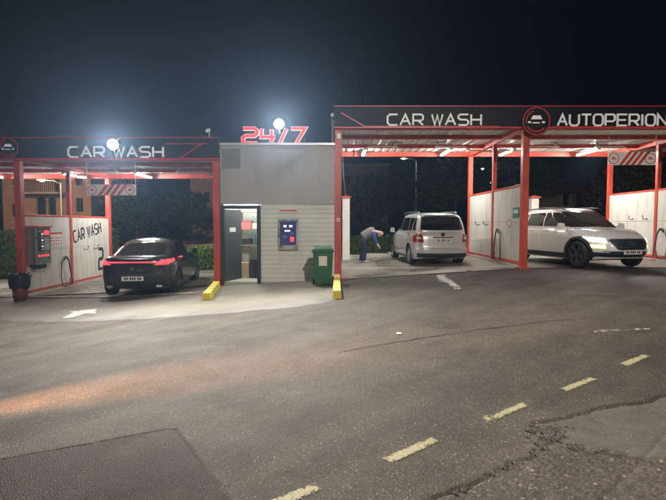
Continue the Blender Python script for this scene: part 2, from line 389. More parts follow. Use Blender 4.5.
def struct(name, mb, m, label=None, smooth=False):
    o = mb.build(name, m, None, smooth) if isinstance(mb, MB) else link(name, mb, m, None, smooth)
    o['kind'] = 'structure'
    if label: o['label'] = label
    return o
def kids(o): return [c for c in bpy.data.objects if c.parent is o]
def copy_tree(o, parent=None):
    c = o.copy(); COL.objects.link(c); c.parent = parent
    for ch in kids(o): copy_tree(ch, c)
    return c

# stroke lettering
A3 = [((0,0),(.5,1),(1,0)), ((.21,.36),(.79,.36))]
FONT = {
 'C': [((1,1),(.22,1),(0,.78),(0,.22),(.22,0),(1,0))], 'A': A3,
 'R': [((0,0),(0,1),(.82,1),(1,.86),(1,.56),(.82,.42),(0,.42)), ((.5,.42),(1,0))],
 'W': [((0,1),(.27,0),(.5,.92),(.73,0),(1,1))],
 'S': [((1,1),(.18,1),(0,.86),(0,.66),(.18,.52),(.82,.5),(1,.36),(1,.14),(.82,0),(0,0))],
 'H': [((0,0),(0,1)), ((1,0),(1,1)), ((0,.5),(1,.5))],
 'U': [((0,1),(0,.22),(.22,0),(.78,0),(1,.22),(1,1))], 'T': [((0,1),(1,1)), ((.5,1),(.5,0))],
 'O': [((.5,0),(.8,0),(1,.2),(1,.8),(.8,1),(.2,1),(0,.8),(0,.2),(.2,0),(.5,0))],
 'P': [((0,0),(0,1),(.82,1),(1,.86),(1,.52),(.82,.38),(0,.38))],
 'E': [((1,1),(0,1),(0,0),(1,0)), ((0,.5),(.9,.5))], 'I': [((.5,0),(.5,1))], 'N': [((0,0),(0,1),(1,0),(1,1))],
 '2': [((0,1),(.82,1),(1,.86),(1,.64),(.82,.5),(.18,.5),(0,.36),(0,0),(1,0))],
 '4': [((.06,1),(0,.42),(.98,.42)), ((.74,.95),(.74,0))], '7': [((0,1),(1,1),(.38,0))], '/': [((0,0),(1,1))] }
def ribbon(mb, pts, t, depth, mt):
    pts = [Vector((*p, 0)) for p in pts]; closed = (pts[0] - pts[-1]).length < 1e-6
    if closed: pts = pts[:-1]
    n = len(pts); L = []; Rr = []
    for i in range(n):
        pv = pts[i-1] if (closed or i > 0) else None; nx = pts[(i+1) % n] if (closed or i < n-1) else None
        d1 = (pts[i]-pv).normalized() if pv is not None else None; d2 = (nx-pts[i]).normalized() if nx is not None else None
        if d1 is None: d1 = d2
        if d2 is None: d2 = d1
        n1 = Vector((-d1.y, d1.x, 0)); n2 = Vector((-d2.y, d2.x, 0)); b = (n1+n2)
        b = b.normalized() if b.length > 1e-4 else n1
        k = t/2/max(b.dot(n1), 0.45)
        L.append(pts[i]+b*k); Rr.append(pts[i]-b*k)
    for i in range(n if closed else n-1):
        j = (i+1) % n
        q = [L[i], Rr[i], Rr[j], L[j]]
        vs = [mt @ p for p in q] + [mt @ (p + Vector((0,0,depth))) for p in q]
        mb.add(vs, [(0,1,2,3),(7,6,5,4),(0,4,5,1),(1,5,6,2),(2,6,7,3),(3,7,4,0)])
def lettering(text, x, w, h, t, depth, mt, m, parent, gap=0.30, space=0.6, name='letter', widths=None, m2=None, slant=0.0):
    """w = width of one letter; mt maps local xy (z towards the viewer) to the world; each letter its own part"""
    for ch in text:
        if ch == ' ': x += w*space; continue
        cw = w * (0.18 if ch == 'I' else 0.5 if ch == '/' else 1.1 if ch == 'W' else 1.0)
        mb = MB()
        for pl in FONT[ch]:
            ribbon(mb, [(x + p[0]*cw + slant*p[1]*h, p[1]*h) for p in pl], t, depth, mt)
        o = mb.build(name, m, parent)
        if m2:
            mb = MB()
            for pl in FONT[ch]:
                ribbon(mb, [(x + p[0]*cw + slant*p[1]*h, p[1]*h) for p in pl], t*0.8, depth+0.012, mt)
            mb.build('letter_face', m2, o)
        x += cw + w*gap
    return x
def facing(x, y, z):      # local x -> +X, y -> +Z, z -> towards -Y (viewer)
    return Matrix(((1,0,0,x),(0,0,-1,y),(0,1,0,z),(0,0,0,1)))
def facing_px(x, y, z, tilt=0.0):   # on a wall facing +X: local x -> +Y, y -> +Z, z -> +X
    return Matrix(((0,0,1,x),(1,0,0,y),(0,1,0,z),(0,0,0,1))) @ Matrix.Rotation(tilt, 4, 'Z')
def facing_mx(x, y, z, tilt=0.0):   # on a wall facing -X: local x -> -Y
    return Matrix(((0,0,-1,x),(-1,0,0,y),(0,1,0,z),(0,0,0,1))) @ Matrix.Rotation(tilt, 4, 'Z')

# ================================================================== GROUND
def seg_dist(x, y, line):
    d = np.full(x.shape, 1e9)
    for (x0, y0), (x1, y1) in zip(line[:-1], line[1:]):
        L2 = (x1-x0)**2 + (y1-y0)**2
        t = np.clip(((x-x0)*(x1-x0) + (y-y0)*(y1-y0)) / L2, 0, 1)
        d = np.minimum(d, np.hypot(x-(x0+t*(x1-x0)), y-(y0+t*(y1-y0))))
    return d
def inside(x, y, poly):
    r = np.zeros(x.shape, bool); n = len(poly)
    for i in range(n):
        x0, y0 = poly[i]; x1, y1 = poly[(i+1) % n]
        if y0 == y1: continue
        c = ((y0 > y) != (y1 > y)) & (x < (x1-x0)*(y-y0)/(y1-y0) + x0); r ^= c
    return r
G = lambda L: [on_ground(*p) for p in L]
PA_edge = G([(-120, 484), (0, 460), (80, 446), (165, 430), (176, 430), (200, 462), (228, 500), (250, 535)])
PA = PA_edge + G([(-120, 535)])
low_crack = G([(395, 520), (432, 497), (470, 486), (500, 468), (530, 457), (553, 443), (572, 444), (600, 448), (640, 456), (666, 458), (760, 468)])
PB = low_crack + G([(760, 560), (395, 560)])
up_crack = G([(553, 443), (538, 430), (533, 424), (552, 421), (575, 417), (592, 411), (620, 406), (648, 402), (666, 396), (760, 384)])
PC = up_crack + list(reversed(low_crack[5:]))
mid_seam = G([(600, 500), (640, 462), (672, 425)])
def zones(x, y):
    wx = x + 0.05*(fbm(x*9, y*9, 3)-.47) + 0.02*(vnoise(x*40, y*40, 8)-.5); wy = y + 0.06*(fbm(x*9, y*9, 5)-.47) + 0.02*(vnoise(x*40, y*40, 9)-.5)
    return inside(x+0.006*(vnoise(x*30,y*30,2)-.5), y, PA), inside(wx, wy, PB), inside(wx, wy, PC), wx, wy
def H(x, y):
    x = np.asarray(x, float); y = np.asarray(y, float)
    z = gz(x) + 0.018*(fbm(x*.55, y*.55, 11)-.47) + 0.006*(fbm(x*3, y*3, 21)-.47)
    near = (y < 7) & (np.abs(x) < 6.5)
    if near.any():
        a, b, c, wx, wy = zones(x, y)
        z = z + near*(np.where(a, 0.007, 0) + np.where(b, -0.006, 0) + np.where(c, -0.010, 0))
        rug = 0.4 + 1.2*fbm(x*6, y*6, 31)
        z = z - near*0.013*rug*np.exp(-(seg_dist(wx, wy, low_crack)/.010)**2)
        z = z - near*0.015*rug*np.exp(-(seg_dist(wx, wy, up_crack)/.011)**2)
        z = z + near*0.009*np.exp(-(seg_dist(wx, wy, up_crack)/.16)**2) + near*0.005*np.exp(-(seg_dist(wx, wy, low_crack)/.12)**2)
        z = z - near*0.006*np.exp(-(seg_dist(x, y, mid_seam)/.015)**2) - near*0.014*np.exp(-(seg_dist(x, y, PA_edge)/.012)**2)
        z = z + near*0.008*(fbm(x*22, y*22, 41)-.47)*np.where(b, .7, .25)
    return z
def axis(fine0, fine1, step, outs):
    a = list(np.arange(fine0, fine1, step)); lo, hi = [], []
    d, p = step, fine0
    while p > outs[0]: d *= 1.16; p -= d; lo.append(max(p, outs[0]))
    d, p = step, a[-1]
    while p < outs[1]: d *= 1.16; p += d; hi.append(min(p, outs[1]))
    return np.array(lo[::-1] + a + hi)
xs = axis(-2.9, 4.2, 0.0125, (-500, 500)); ys = axis(2.35, 5.4, 0.0125, (-500, 900))
X, Y = np.meshgrid(xs, ys); Z = H(X, Y)
nx_, ny_ = len(xs), len(ys)
me = bpy.data.meshes.new('road')
me.vertices.add(nx_*ny_); me.vertices.foreach_set('co', np.stack([X, Y, Z], -1).reshape(-1).astype(np.float32))
i0 = (np.arange(ny_-1)[:, None]*nx_ + np.arange(nx_-1)[None, :]).reshape(-1)
q = np.stack([i0, i0+1, i0+1+nx_, i0+nx_], -1).reshape(-1)
me.loops.add(len(q)); me.loops.foreach_set('vertex_index', q.astype(np.int32))
me.polygons.add(len(i0)); me.polygons.foreach_set('loop_start', (np.arange(len(i0))*4).astype(np.int32))
me.update(calc_edges=True)
za, zb, zc, _, _ = zones(X, Y); nr = (Y < 7) & (np.abs(X) < 6.5)
colr = np.zeros((ny_, nx_, 4), np.float32); colr[..., 0] = za & nr; colr[..., 1] = (zb & nr); colr[..., 2] = zc & nr; colr[..., 3] = 1
ca = me.attributes.new('zone', 'FLOAT_COLOR', 'POINT'); ca.data.foreach_set('color', colr.reshape(-1))
road = link('road', me, 'asphalt', None, smooth=True); road['kind'] = 'structure'; road['label'] = 'grey cracked asphalt road and forecourt'

def sheet(name, poly, m, lift=0.004, step=0.05, flat=False):
    """a thin flush sheet draped on the ground inside a polygon"""
    P = np.array(poly); x0, y0 = P.min(0); x1, y1 = P.max(0)
    bm = bmesh.new(); vs = [bm.verts.new((a, b, 0)) for a, b in poly]; bm.faces.new(vs)
    def cut(n, lo, hi, ax):
        for k in range(1, n):
            c = lo + (hi-lo)*k/n; no = (1, 0, 0) if ax == 0 else (0, 1, 0); pt = (c, 0, 0) if ax == 0 else (0, c, 0)
            bmesh.ops.bisect_plane(bm, geom=bm.verts[:]+bm.edges[:]+bm.faces[:], plane_co=pt, plane_no=no)
    cut(max(1, int((x1-x0)/step)), x0, x1, 0); cut(max(1, int((y1-y0)/step)), y0, y1, 1)
    for v in bm.verts: v.co.z = float(H(v.co.x, v.co.y)) + lift
    bmesh.ops.recalc_face_normals(bm, faces=bm.faces[:])
    for f in bm.faces:
        if f.normal.z < 0: f.normal_flip()
    me = bpy.data.meshes.new(name); bm.to_mesh(me); bm.free()
    vx = np.array([v.co[:2] for v in me.vertices]); dd = seg_dist(vx[:, 0], vx[:, 1], list(poly)+[poly[0]])
    ea = me.attributes.new('edge', 'FLOAT', 'POINT'); ea.data.foreach_set('value', np.clip(dd/.03, 0, 1).astype(np.float32))
    o = link(name, me, m, None, smooth=True); o['kind'] = 'structure'; return o

FRONT, REAR = 13.3, 18.55
# concrete apron in front of the kiosk and slabs in the bays
front_edge = G([(-40, 321), (40, 322), (110, 321), (170, 318), (230, 313), (290, 308), (325, 303), (335, 300)])
pad = [(-16, front_edge[0][1])] + front_edge + [(0.05, FRONT), (0.05, 17.5), (-16, 17.5)]
o = sheet('concrete_apron', pad, 'apron', lift=0.007, step=0.2)
vx = np.array([v.co[:2] for v in o.data.vertices]); dd = seg_dist(vx[:, 0], vx[:, 1], [(-16, front_edge[0][1])] + front_edge)
ea = o.data.attributes['edge']
for v_, d_ in zip(o.data.vertices, dd):
    if d_ < .02: v_.co.z -= .013
ea.data.foreach_set('value', np.clip(dd/1.3, 0, 1.5).astype(np.float32))
o['label'] = 'pale concrete apron in front of the kiosk'
o = sheet('bay_floor', [(-16, 13.6), (-3.1, 13.6), (-3.1, 20.0), (-16, 20.0)], 'wet_concrete', lift=0.030, step=0.6); o['label'] = 'wet concrete floor of the lower wash bays'
o = sheet('bay_floor', [(0.15, 13.2), (18, 13.2), (18, 20.2), (0.15, 20.2)], 'wet_concrete', lift=0.016, step=0.6); o['label'] = 'wet concrete floor of the upper wash bays'
# yellow dashes
for k, qd in enumerate([[(268, 501), (315, 483), (322, 489), (280, 508)], [(381, 458), (431, 437), (442, 441), (392, 463)],
           [(489, 417), (522, 402.5), (529.5, 405.5), (497, 420)], [(559, 389), (589, 377), (598, 379), (567, 392)],
           [(619, 364), (642, 354.5), (651, 356.5), (628, 367)]]):
    o = sheet('lane_dash', G(qd), 'yellow_line', 0.004, 0.02); o['label'] = 'worn yellow dash painted on the asphalt'
o = sheet('lane_dash', G([(480, 418), (486, 415), (495, 419), (489, 422)]), 'yellow_line', 0.004, 0.02)
# arrows and lines
o = sheet('arrow_marking', G([(62, 318.5), (71, 314), (69, 312), (97, 309.5), (96, 315), (86, 314.5), (66, 320)]), 'white_line', 0.018, 0.2); o['label'] = 'white direction arrow painted below the lower bay'
o = sheet('arrow_marking', G([(436, 275.5), (444, 274), (447, 277.5), (453, 281), (462, 288.5), (455, 289.5), (445, 282.5), (439, 282)]), 'white_line', 0.006, 0.2); o['label'] = 'white direction arrow painted in front of the upper bay'
sheet('white_line', G([(594, 331.2), (650, 328.2), (650, 329.6), (594, 332.8)]), 'white_line', 0.006, 0.1)
sheet('white_line', G([(24, 297.2), (200, 293.2), (200, 294.0), (24, 298.2)]), 'white_line', 0.036, 0.2)
sheet('white_line', G([(342, 268.4), (519, 267.2), (519, 268.3), (342, 269.6)]), 'white_line', 0.021, 0.2)
# long hairline crack
cr = []
pts = [(338, 353), (380, 345), (430, 337), (480, 330), (535, 323), (580, 319)]
for k in range(len(pts)-1):
    for t in np.linspace(0, 1, 9)[:-1]:
        cr.append(on_ground(pts[k][0]+(pts[k+1][0]-pts[k][0])*t, pts[k][1]+(pts[k+1][1]-pts[k][1])*t + random.uniform(-.35, .35)))
mb = MB()
for (a, b), (c, d) in zip(cr[:-1], cr[1:]):
    w0, w1 = random.uniform(.003, .012), random.uniform(.003, .012)
    mb.add([(a, b-w0, float(H(a,b-w0))+.005), (c, d-w1, float(H(c,d-w1))+.005), (c, d+w1, float(H(c,d+w1))+.005), (a, b+w0, float(H(a,b+w0))+.005)], [(0,1,2,3)])
struct('crack_seam', mb, 'tar', 'long dark tar seam across the asphalt')
# rubble in the broken corner
mb = MB(); c0 = on_ground(546, 432)
for _ in range(170):
    px_, py_ = random.gauss(548, 9), random.gauss(433, 5)
    if random.random() < .35: px_, py_ = random.uniform(455, 640), 0; py_ = np.interp(px_, [455, 500, 553, 640], [490, 468, 443, 456]) + random.uniform(-2, 4)
    x, y = on_ground(px_, py_); r = random.uniform(.006, .022); zc_ = float(H(x, y)) + r*.3
    ring = [(x+r*random.uniform(.6,1.2)*math.cos(a), y+r*random.uniform(.6,1.2)*math.sin(a), zc_+random.uniform(-.3,.3)*r) for a in np.linspace(0, 2*math.pi, 7)[:-1]]
    mb.add(ring + [(x, y, zc_+r*.8), (x, y, zc_-r)], [(i,(i+1)%6,6) for i in range(6)] + [((i+1)%6,i,7) for i in range(6)])
o = mb.build('asphalt_rubble', M['rubble'], None); set_props(o, 'loose broken asphalt crumbs along the cracked edge', 'rubble', kind='stuff')

# ================================================================== CANOPIES
POST = 0.17
def canopy(name, label, posts, zoff, letters, left_end):
    x0, x1 = posts[0], posts[-1]
    t = thing(name, label, 'canopy', ((x0+x1)/2, FRONT, zoff))
    zb = 4.12 + zoff            # underside of the cross beams
    for i, x in enumerate(posts):
        deps = [(FRONT, POST)] + ([(15.8, .12), (REAR, .15)] if left_end(x) else [(REAR, .15)])
        for d, w in deps:
            top = zb if d != FRONT else zb
            zg = g(x) - .05
            MB().span(x-w/2, x+w/2, d-w/2, d+w/2, zg, top).build('post', 'red_steel', t, bevel=.008)
            MB().span(x-w/2-.06, x+w/2+.06, d-w/2-.06, d+w/2+.06, g(x)-.03, g(x)+.045).build('base_plate', 'red_steel', t)
        MB().span(x-.06, x+.06, FRONT+.1, REAR-.08, zb+.003, zb+.15).build('side_beam', 'red_steel', t, bevel=.006)
    for d in (FRONT, 15.05, 16.8, REAR):
        MB().span(x0-.1, x1+.1, d-.05, d+.05, zb+(.0 if d in (FRONT, REAR) else .05), zb+.17).build('cross_beam', 'red_steel', t, bevel=.006)
    # ribbed roof sheets
    n = int(round((x1-x0+.3)/1.28)); wp = (x1-x0+.3)/n
    def sheet_mesh():
        mb = MB(); k = 5; pr = []
        for j in range(k):
            b = j*wp/k
            pr += [(b+.0, 0), (b+wp/k*.62, 0), (b+wp/k*.70, .03), (b+wp/k*.92, .03)]
        pr.append((wp-.012, 0))
        mb.v = [(x, y, z) for x, z in pr for y in (0, REAR-FRONT+.25)]
        mb.f = [(2*i, 2*i+2, 2*i+3, 2*i+1) for i in range(len(pr)-1)]
        me = bpy.data.meshes.new('roof_panel'); me.from_pydata(mb.v, [], mb.f); me.materials.append(M['white_sheet']); return me
    rm = sheet_mesh()
    for i in range(n):
        o = link('roof_panel', rm, None, t); o.location = (x0-.15+i*wp, FRONT-.12, zb+.175)
    MB().span(x0-.15, x1+.15, FRONT-.1, REAR+.12, zb+.215, zb+.23).build('roof_deck', 'galv', t)
    # fascia
    f0, f1 = zb+.045, zb+.60
    fx0, fx1 = x0-.12, x1+.12
    fas = MB().span(fx0, fx1, FRONT-.22, FRONT-.12, f0, f1).build('fascia', 'fascia', t, bevel=.006)
    MB().span(fx0, fx1, FRONT-.228, FRONT-.11, f0-.035, f0-.002).build('edge_strip', 'red_trim', fas)
    MB().span(fx0, fx1, FRONT-.234, FRONT-.222, f1-.03, f1-.008).build('edge_strip', 'red_trim', fas)
    return t, fas, f0, f1
ZR, ZL = 0.0, -0.82
POSTS_L = [-13.8, -8.48, -3.14]; POSTS_R = [0.14, 5.17, 10.42, 15.6]
canL, fasL, l0, l1 = canopy('wash_canopy', 'red steel wash canopy over the black car, black fascia with one lettered sign', POSTS_L, ZL, 'L', lambda x: x != -3.14)
canR, fasR, r0, r1 = canopy('wash_canopy', 'red steel wash canopy over the silver and white cars, with a round emblem', POSTS_R, ZR, 'R', lambda x: x != .14)
def fpt(px, py): return at(px, py, FRONT-.235)
YF = FRONT - .225
def fascia_text(text, px0, px1, pyb, pyt, fas, n, t=.044):
    a = fpt(px0, pyb); b = fpt(px1, pyt); h = b.z - a.z; wtot = b.x - a.x
    units = 0
    for ch in text: units += .6 if ch == ' ' else ((.18 if ch == 'I' else 1.1 if ch == 'W' else 1) + .30)
    units -= .30
    lettering(text, 0, wtot/units, h, t, .03, facing(a.x, YF, a.z), 'letter', fas)
fascia_text('CAR WASH', 68.5, 163, 157, 147, fasL, 8)
fascia_text('CAR WASH', 387.5, 481, 125, 114.5, fasR, 8)
fascia_text('AUTOPERION', 557.5, 667, 125.5, 114.5, fasR, 10)
def stripe(fas, pts, t=.03):
    mb = MB(); P = [fpt(*p) for p in pts]
    ribbon(mb, [(p.x, p.z) for p in P], t, .008, facing(0, YF+.003, 0)); mb.build('red_stripe', 'red_trim', fas)
stripe(fasL, [(30, 159.6), (178, 159.6), (203, 143)]); stripe(fasL, [(165, 143.6), (207, 143.6)], .02)
stripe(fasR, [(341, 112.5), (365, 126.4), (500, 126.4)]); stripe(fasR, [(553, 126.6), (666, 126.6)], .022)
def emblem(fas, px, py, r_px, parent, depth=.07, y=None, scale=None):
    c = at(px, py, (FRONT-.3) if y is None else y); r = r_px*c.y/F_PX
    mt = facing(c.x, c.y + depth, c.z)
    disc = MB().lathe([(0,0),(r,0),(r,depth),(0,depth)], 40, mt).build('emblem', 'fascia', parent)
    mb = MB(); ribbon(mb, [(r*.93*math.cos(a), r*.93*math.sin(a)) for a in np.linspace(0, 2*math.pi, 41)], r*.07, .006, mt @ Matrix.Translation((0,0,depth))); 
    mb.build('emblem_ring', 'red_trim', disc)
    mb = MB(); ribbon(mb, [(r*.72*math.cos(a), r*.72*math.sin(a)) for a in np.linspace(-2.6, -.7, 20)], r*.09, .006, mt @ Matrix.Translation((0,0,depth)))
    ribbon(mb, [(r*.72*math.cos(a), r*.72*math.sin(a)) for a in np.linspace(1.9, 3.3, 14)], r*.07, .006, mt @ Matrix.Translation((0,0,depth)))
    mb.build('emblem_arc', 'red_trim', disc)['kind'] = 'stuff'
    mb = MB(); m2 = mt @ Matrix.Translation((0,0,depth))
    mb.prism([(-.40*r,.12*r),(.40*r,.12*r),(.27*r,.38*r),(-.25*r,.38*r)], .008, m2)
    ribbon(mb, [(-.58*r,-.08*r),(-.38*r,-.08*r)], r*.13, .008, m2); ribbon(mb, [(-.28*r,-.12*r),(.22*r,-.12*r)], r*.08, .008, m2); ribbon(mb, [(.38*r,-.08*r),(.58*r,-.08*r)], r*.13, .008, m2)
    mb.build('emblem_car', 'letter', disc)
    return disc
emblem(fasR, 536.5, 121, 14.2, canR)
emblem(fasL, 8, 148, 10.5, canL, depth=.05)
# small lit glints: bulb brackets along the fascia foot
# ------------------------------------------------------------------ partitions
def partition(x, label, extra=None, zdrop=0.0):
    t = thing('bay_partition', label, 'partition', (x, (FRONT+REAR)/2, g(x)), group='partitions between the wash bays')
    zg = g(x)
    z0, zt = zg+.18, zg+2.24
    for a, b in ((FRONT+.09, 15.8-.065), (15.8+.065, REAR-.08)):
        zm = z0 + (zt-z0)*.53
        MB().span(x-.03, x+.03, a, b, z0, zm-.004).build('panel', 'panel', t)
        MB().span(x-.03, x+.03, a, b, zm+.004, zt).build('panel', 'panel', t)
        MB().span(x-.045, x+.045, a, b, zt+.001, zt+.06).build('top_rail', 'red_steel', t, bevel=.005)
        MB().span(x-.045, x+.045, a, b, z0-.075, z0-.001).build('bottom_rail', 'red_steel', t, bevel=.005)
    MB().span(x-.09, x+.09, FRONT+.12, REAR-.1, zg-.02, zg+.075).build('plinth', 'kerb', t, bevel=.015)
    return t
parL = partition(-8.48, 'pale partition wall with painted lettering beside the black car')
parM = partition(5.17, 'pale partition wall between the silver van and the white car')
parR = partition(10.42, 'pale partition wall on the far side of the white car')
# painted stencil on the left partition
a_ = facing_px(-8.449, 15.98, 1.00, R(9))
lettering('CAR WASH', 0, .185, .36, .062, .004, a_, 'black_paint', parL, gap=.42, space=.7, name='painted_letter')
lettering('2', 0, .34, .72, .11, .004, facing_px(-8.449, 17.62, -.02), 'black_paint', parL, name='painted_number')

# lance, bracket and hose on a partition
def lance_set(x, side, d, z, label, lean=.28):
    t = thing('pressure_lance', label, 'spray lance', (x, d, g(x)), group='spray lances hung on the partitions')
    s = side; xx = x + s*.045; zg = g(x)
    MB().span(min(xx-s*.012, xx+s*.05), max(xx-s*.012, xx+s*.05), d-.05, d+.05, z-.04, z+.04).build('bracket', 'steel', t)
    MB().tube([(xx+s*.09, d+lean*1.0, zg+.12), (xx+s*.09, d+.1, z-.12), (xx+s*.09, d-.02, z+.03)], [.016, .02, .026], 8).build('lance', 'black_plastic', t, smooth=True)
    MB().tube([(xx+s*.09, d-.02, z+.03), (xx+s*.09, d-.12, z+.02), (xx+s*.09, d-.20, z-.08)], [.028, .026, .02], 8).build('trigger_grip', 'black_rubber', t, smooth=True)
    pts = []
    for k in range(25):
        u = k/24; pts.append((xx+s*(.05+.05*math.sin(u*math.pi)), d-.20-.18*math.sin(u*math.pi*1.0), z-.08-(z-.08-zg-.10)*u if u < .7 else zg+.10+(z-.08-zg-.10)*.3*(1-u)/.3 + .0))
    pts += [(xx+s*.10, d-.12, zg+.09), (xx+s*.11, d+.05, zg+.1), (xx+s*.10, d+.12, zg+.35)]
    MB().tube(pts, .013, 6).build('hose', 'black_rubber', t, smooth=True)
    return t
lance_set(-8.48, 1, 15.35, g(-8.48)+.98, 'black spray lance hanging beside the pay terminal')
lance_set(5.17, -1, 15.1, g(5.17)+1.02, 'black spray lance hanging next to the silver van')
lance_set(10.42, -1, 15.45, g(10.42)+1.0, 'black spray lance hanging beyond the white car nose')
def hook(x, side, d, z, label):
    t = thing('hose_hook', label, 'hook', (x, d, z), group='hose hooks on the partitions')
    xx = x + side*.03
    MB().lathe([(0,0),(.035,0),(.035,.012),(0,.012)], 12, Matrix.Translation((xx, d, z)) @ Matrix.Rotation(side*R(90), 4, 'Y')).build('rosette', 'steel', t)
    MB().tube([(xx, d, z), (xx+side*.10, d, z-.02), (xx+side*.14, d, z+.03), (xx+side*.15, d, z+.12)], .012, 6).build('prong', 'black_plastic', t, smooth=True)
hook(-8.48, 1, 16.6, g(-8.48)+1.18, 'small dark hose hook on the lettered partition, nearer the middle post')
hook(-8.48, 1, 17.3, g(-8.48)+1.18, 'small dark hose hook on the lettered partition, nearer the rear post')
hook(5.17, -1, 16.3, g(5.17)+1.2, 'small dark hose hook on the wall beside the silver van, nearer the middle post')
hook(5.17, -1, 17.2, g(5.17)+1.2, 'small dark hose hook on the wall beside the silver van, nearer the rear post')
hook(10.42, -1, 16.25, g(10.42)+1.35, 'small dark hose hook above the white car bonnet, nearer the middle post')
hook(10.42, -1, 17.0, g(10.42)+1.35, 'small dark hose hook above the white car bonnet, nearer the rear post')

# ------------------------------------------------------------------ fluorescent lights under the canopies
def tube_light(x, zoff, label, lit=True, y0=16.75, y1=18.15):
    z = 4.12 + zoff - .01
    t = thing('fluorescent_light', label, 'ceiling light', (x, (y0+y1)/2, z+.1), group='tube lights under the canopies')
    MB().span(x-.06, x+.06, y0-.03, y1+.03, z+.03, z+.075).build('housing', 'white_plastic', t, bevel=.006)
    for y in (y0+.2, y1-.2): MB().tube([(x, y, z+.07), (x, y, z+.17)], .012, 6).build('hanger', 'galv', t)
    for s in (-1, 1):
        MB().tube([(x+s*.028, y0, z+.008), (x+s*.028, y1, z+.008)], .018, 8).build('tube', 'tube_on' if lit else 'white_plastic', t, smooth=True)
    for y in (y0-.012, y1+.012): MB().span(x-.06, x+.06, y-.015, y+.015, z-.012, z+.028).build('end_cap', 'white_plastic', t)
tube_light(1.10, ZR, 'lit tube light above the bent person, near the kiosk wall')
tube_light(4.0, ZR, 'lit tube light above the silver van roof')
tube_light(6.15, ZR, 'lit tube light above the rear of the white car')
tube_light(9.0, ZR, 'lit tube light above the front of the white car')
tube_light(-6.72, ZL, 'lit tube light over the black car, left of the hose boom')
tube_light(-9.15, ZL, 'lit tube light just beyond the lettered partition')
tube_light(-12.2, ZL, 'lit tube light in the outermost bay above the hedge')
# swivelling ceiling booms
def boom(x, zoff, sx, label, d=16.3, L=2.0):
    z = 4.12 + zoff
    t = thing('hose_boom', label, 'ceiling boom', (x, d, z+.17), group='swivel hose booms under the canopies')
    MB().lathe([(0,0),(.09,0),(.09,.03),(.045,.05),(.045,.16),(0,.16)], 16, Matrix.Translation((x, d, z+.0))).build('swivel', 'galv', t, smooth=True)
    MB().span(x-.25, x+.25, d-.04, d+.04, z+.14, z+.165).build('mount_plate', 'galv', t)
    a = [(x, d, z+.03), (x+sx*.85, d, z+.03), (x+sx*1.1, d, z-.10), (x+sx*L, d, z-.12)]
    MB().tube(a, .024, 8).build('arm', 'white_plastic', t, smooth=False)
    MB().tube([(x+sx*L, d, z-.12), (x+sx*(L+.05), d, z-.14), (x+sx*(L+.07), d, z-.3)], .016, 6).build('hose_end', 'black_rubber', t, smooth=True)
boom(2.05, ZR, -1, 'white hose boom reaching from the van bay towards the kiosk', L=1.3)
boom(3.45, ZR, 1, 'white hose boom reaching over the silver van', L=1.75)
boom(7.35, ZR, -1, 'white hose boom reaching back over the white car', L=1.9)
boom(8.7, ZR, 1, 'white hose boom reaching beyond the white car', L=1.7)
boom(-7.2, ZL, -1, 'white hose boom reaching over the lettered partition', L=1.25)
boom(-5.1, ZL, 1, 'white hose boom reaching from the black car towards the kiosk', L=1.7)

# ------------------------------------------------------------------ hanging striped height boards
def height_board(px0, px1, py0, py1, label, zoff):
    a = at(px0, py1, FRONT-.1); b = at(px1, py0, FRONT-.1)
    t = thing('height_limit_board', label, 'hanging sign', ((a.x+b.x)/2, FRONT-.1, a.z), group='striped boards hung at the bay entrances')
    w, h = b.x-a.x, b.z-a.z; y = FRONT-.1
    MB().span(a.x, b.x, y-.012, y+.012, a.z, b.z).build('board', 'white_plastic', t)
    for k in range(4):
        u = a.x + w*(.25 + .125*k)
        MB().prism([(u-.035, 0), (u+.055, 0), (u+.055+h*.75, h), (u-.035+h*.75, h)], .004, facing(0, y-.0125, a.z)).build('red_stripe', 'red_paint', t)
    for u, nm in ((.11, 'roundel'), (.88, 'roundel')):
        r = h*.40; mt = facing(a.x+w*u, y-.0125, a.z+h*.5)
        mb = MB(); ribbon(mb, [(r*math.cos(q), r*math.sin(q)) for q in np.linspace(0, 2*math.pi, 25)], .02, .004, mt)
        ribbon(mb, [(-r*.5, -.01), (r*.5, -.01)], .03, .004, mt); ribbon(mb, [(-r*.3, .03), (r*.25, .03)], .03, .004, mt)
        mb.build(nm, 'red_paint', t)
    for x in (a.x+.01, b.x-.01): MB().tube([(x, y, b.z-.01), (x, y, 4.13+zoff)], .006, 5).build('wire', 'galv', t)
height_board(87, 136, 184.5, 195.3, 'red and white striped board hung above the black car', ZL)
height_board(608, 656, 152, 165, 'red and white striped board hung above the white car', ZR)

# ================================================================== KIOSK
KX0, KX1 = -3.04, 0.045
K = thing('kiosk', 'pale ribbed kiosk with open dark door between the two canopies', 'kiosk', (-1.5, 14.8, 0))
kz = -.12; KT = 3.76; KY = FRONT
DX0, DX1, DZ = -3.0, -2.06, 2.10           # door opening
def siding(name, x0, x1, z0, z1, y, parent, pitch=.125):
    mb = MB(); pr = []; z = z0
    while z < z1 - 1e-6:
        e = min(z+pitch, z1); pr += [(z, .0), (z+(e-z)*.10, -.018), (z+(e-z)*.82, -.018), (z+(e-z)*.96, 0)]; z = e
    pr.append((z1, 0))
    mb.v = [(x, y+o_, z) for z, o_ in pr for x in (x0, x1)]
    mb.f = [(2*i, 2*i+1, 2*i+3, 2*i+2) for i in range(len(pr)-1)]
    return mb.build(name, 'siding', parent)
siding('front_siding', DX1+.10, KX1, kz+.12, 2.13, KY+.02, K)
MB().span(DX1+.10, KX1, KY+.022, KY+.09, kz, 2.13).build('front_wall', 'siding', K)
MB().span(KX0+.0, KX1, KY-.03, KY+.09, 2.135, KT-.055).build('upper_board', 'grey_board', K, bevel=.004)
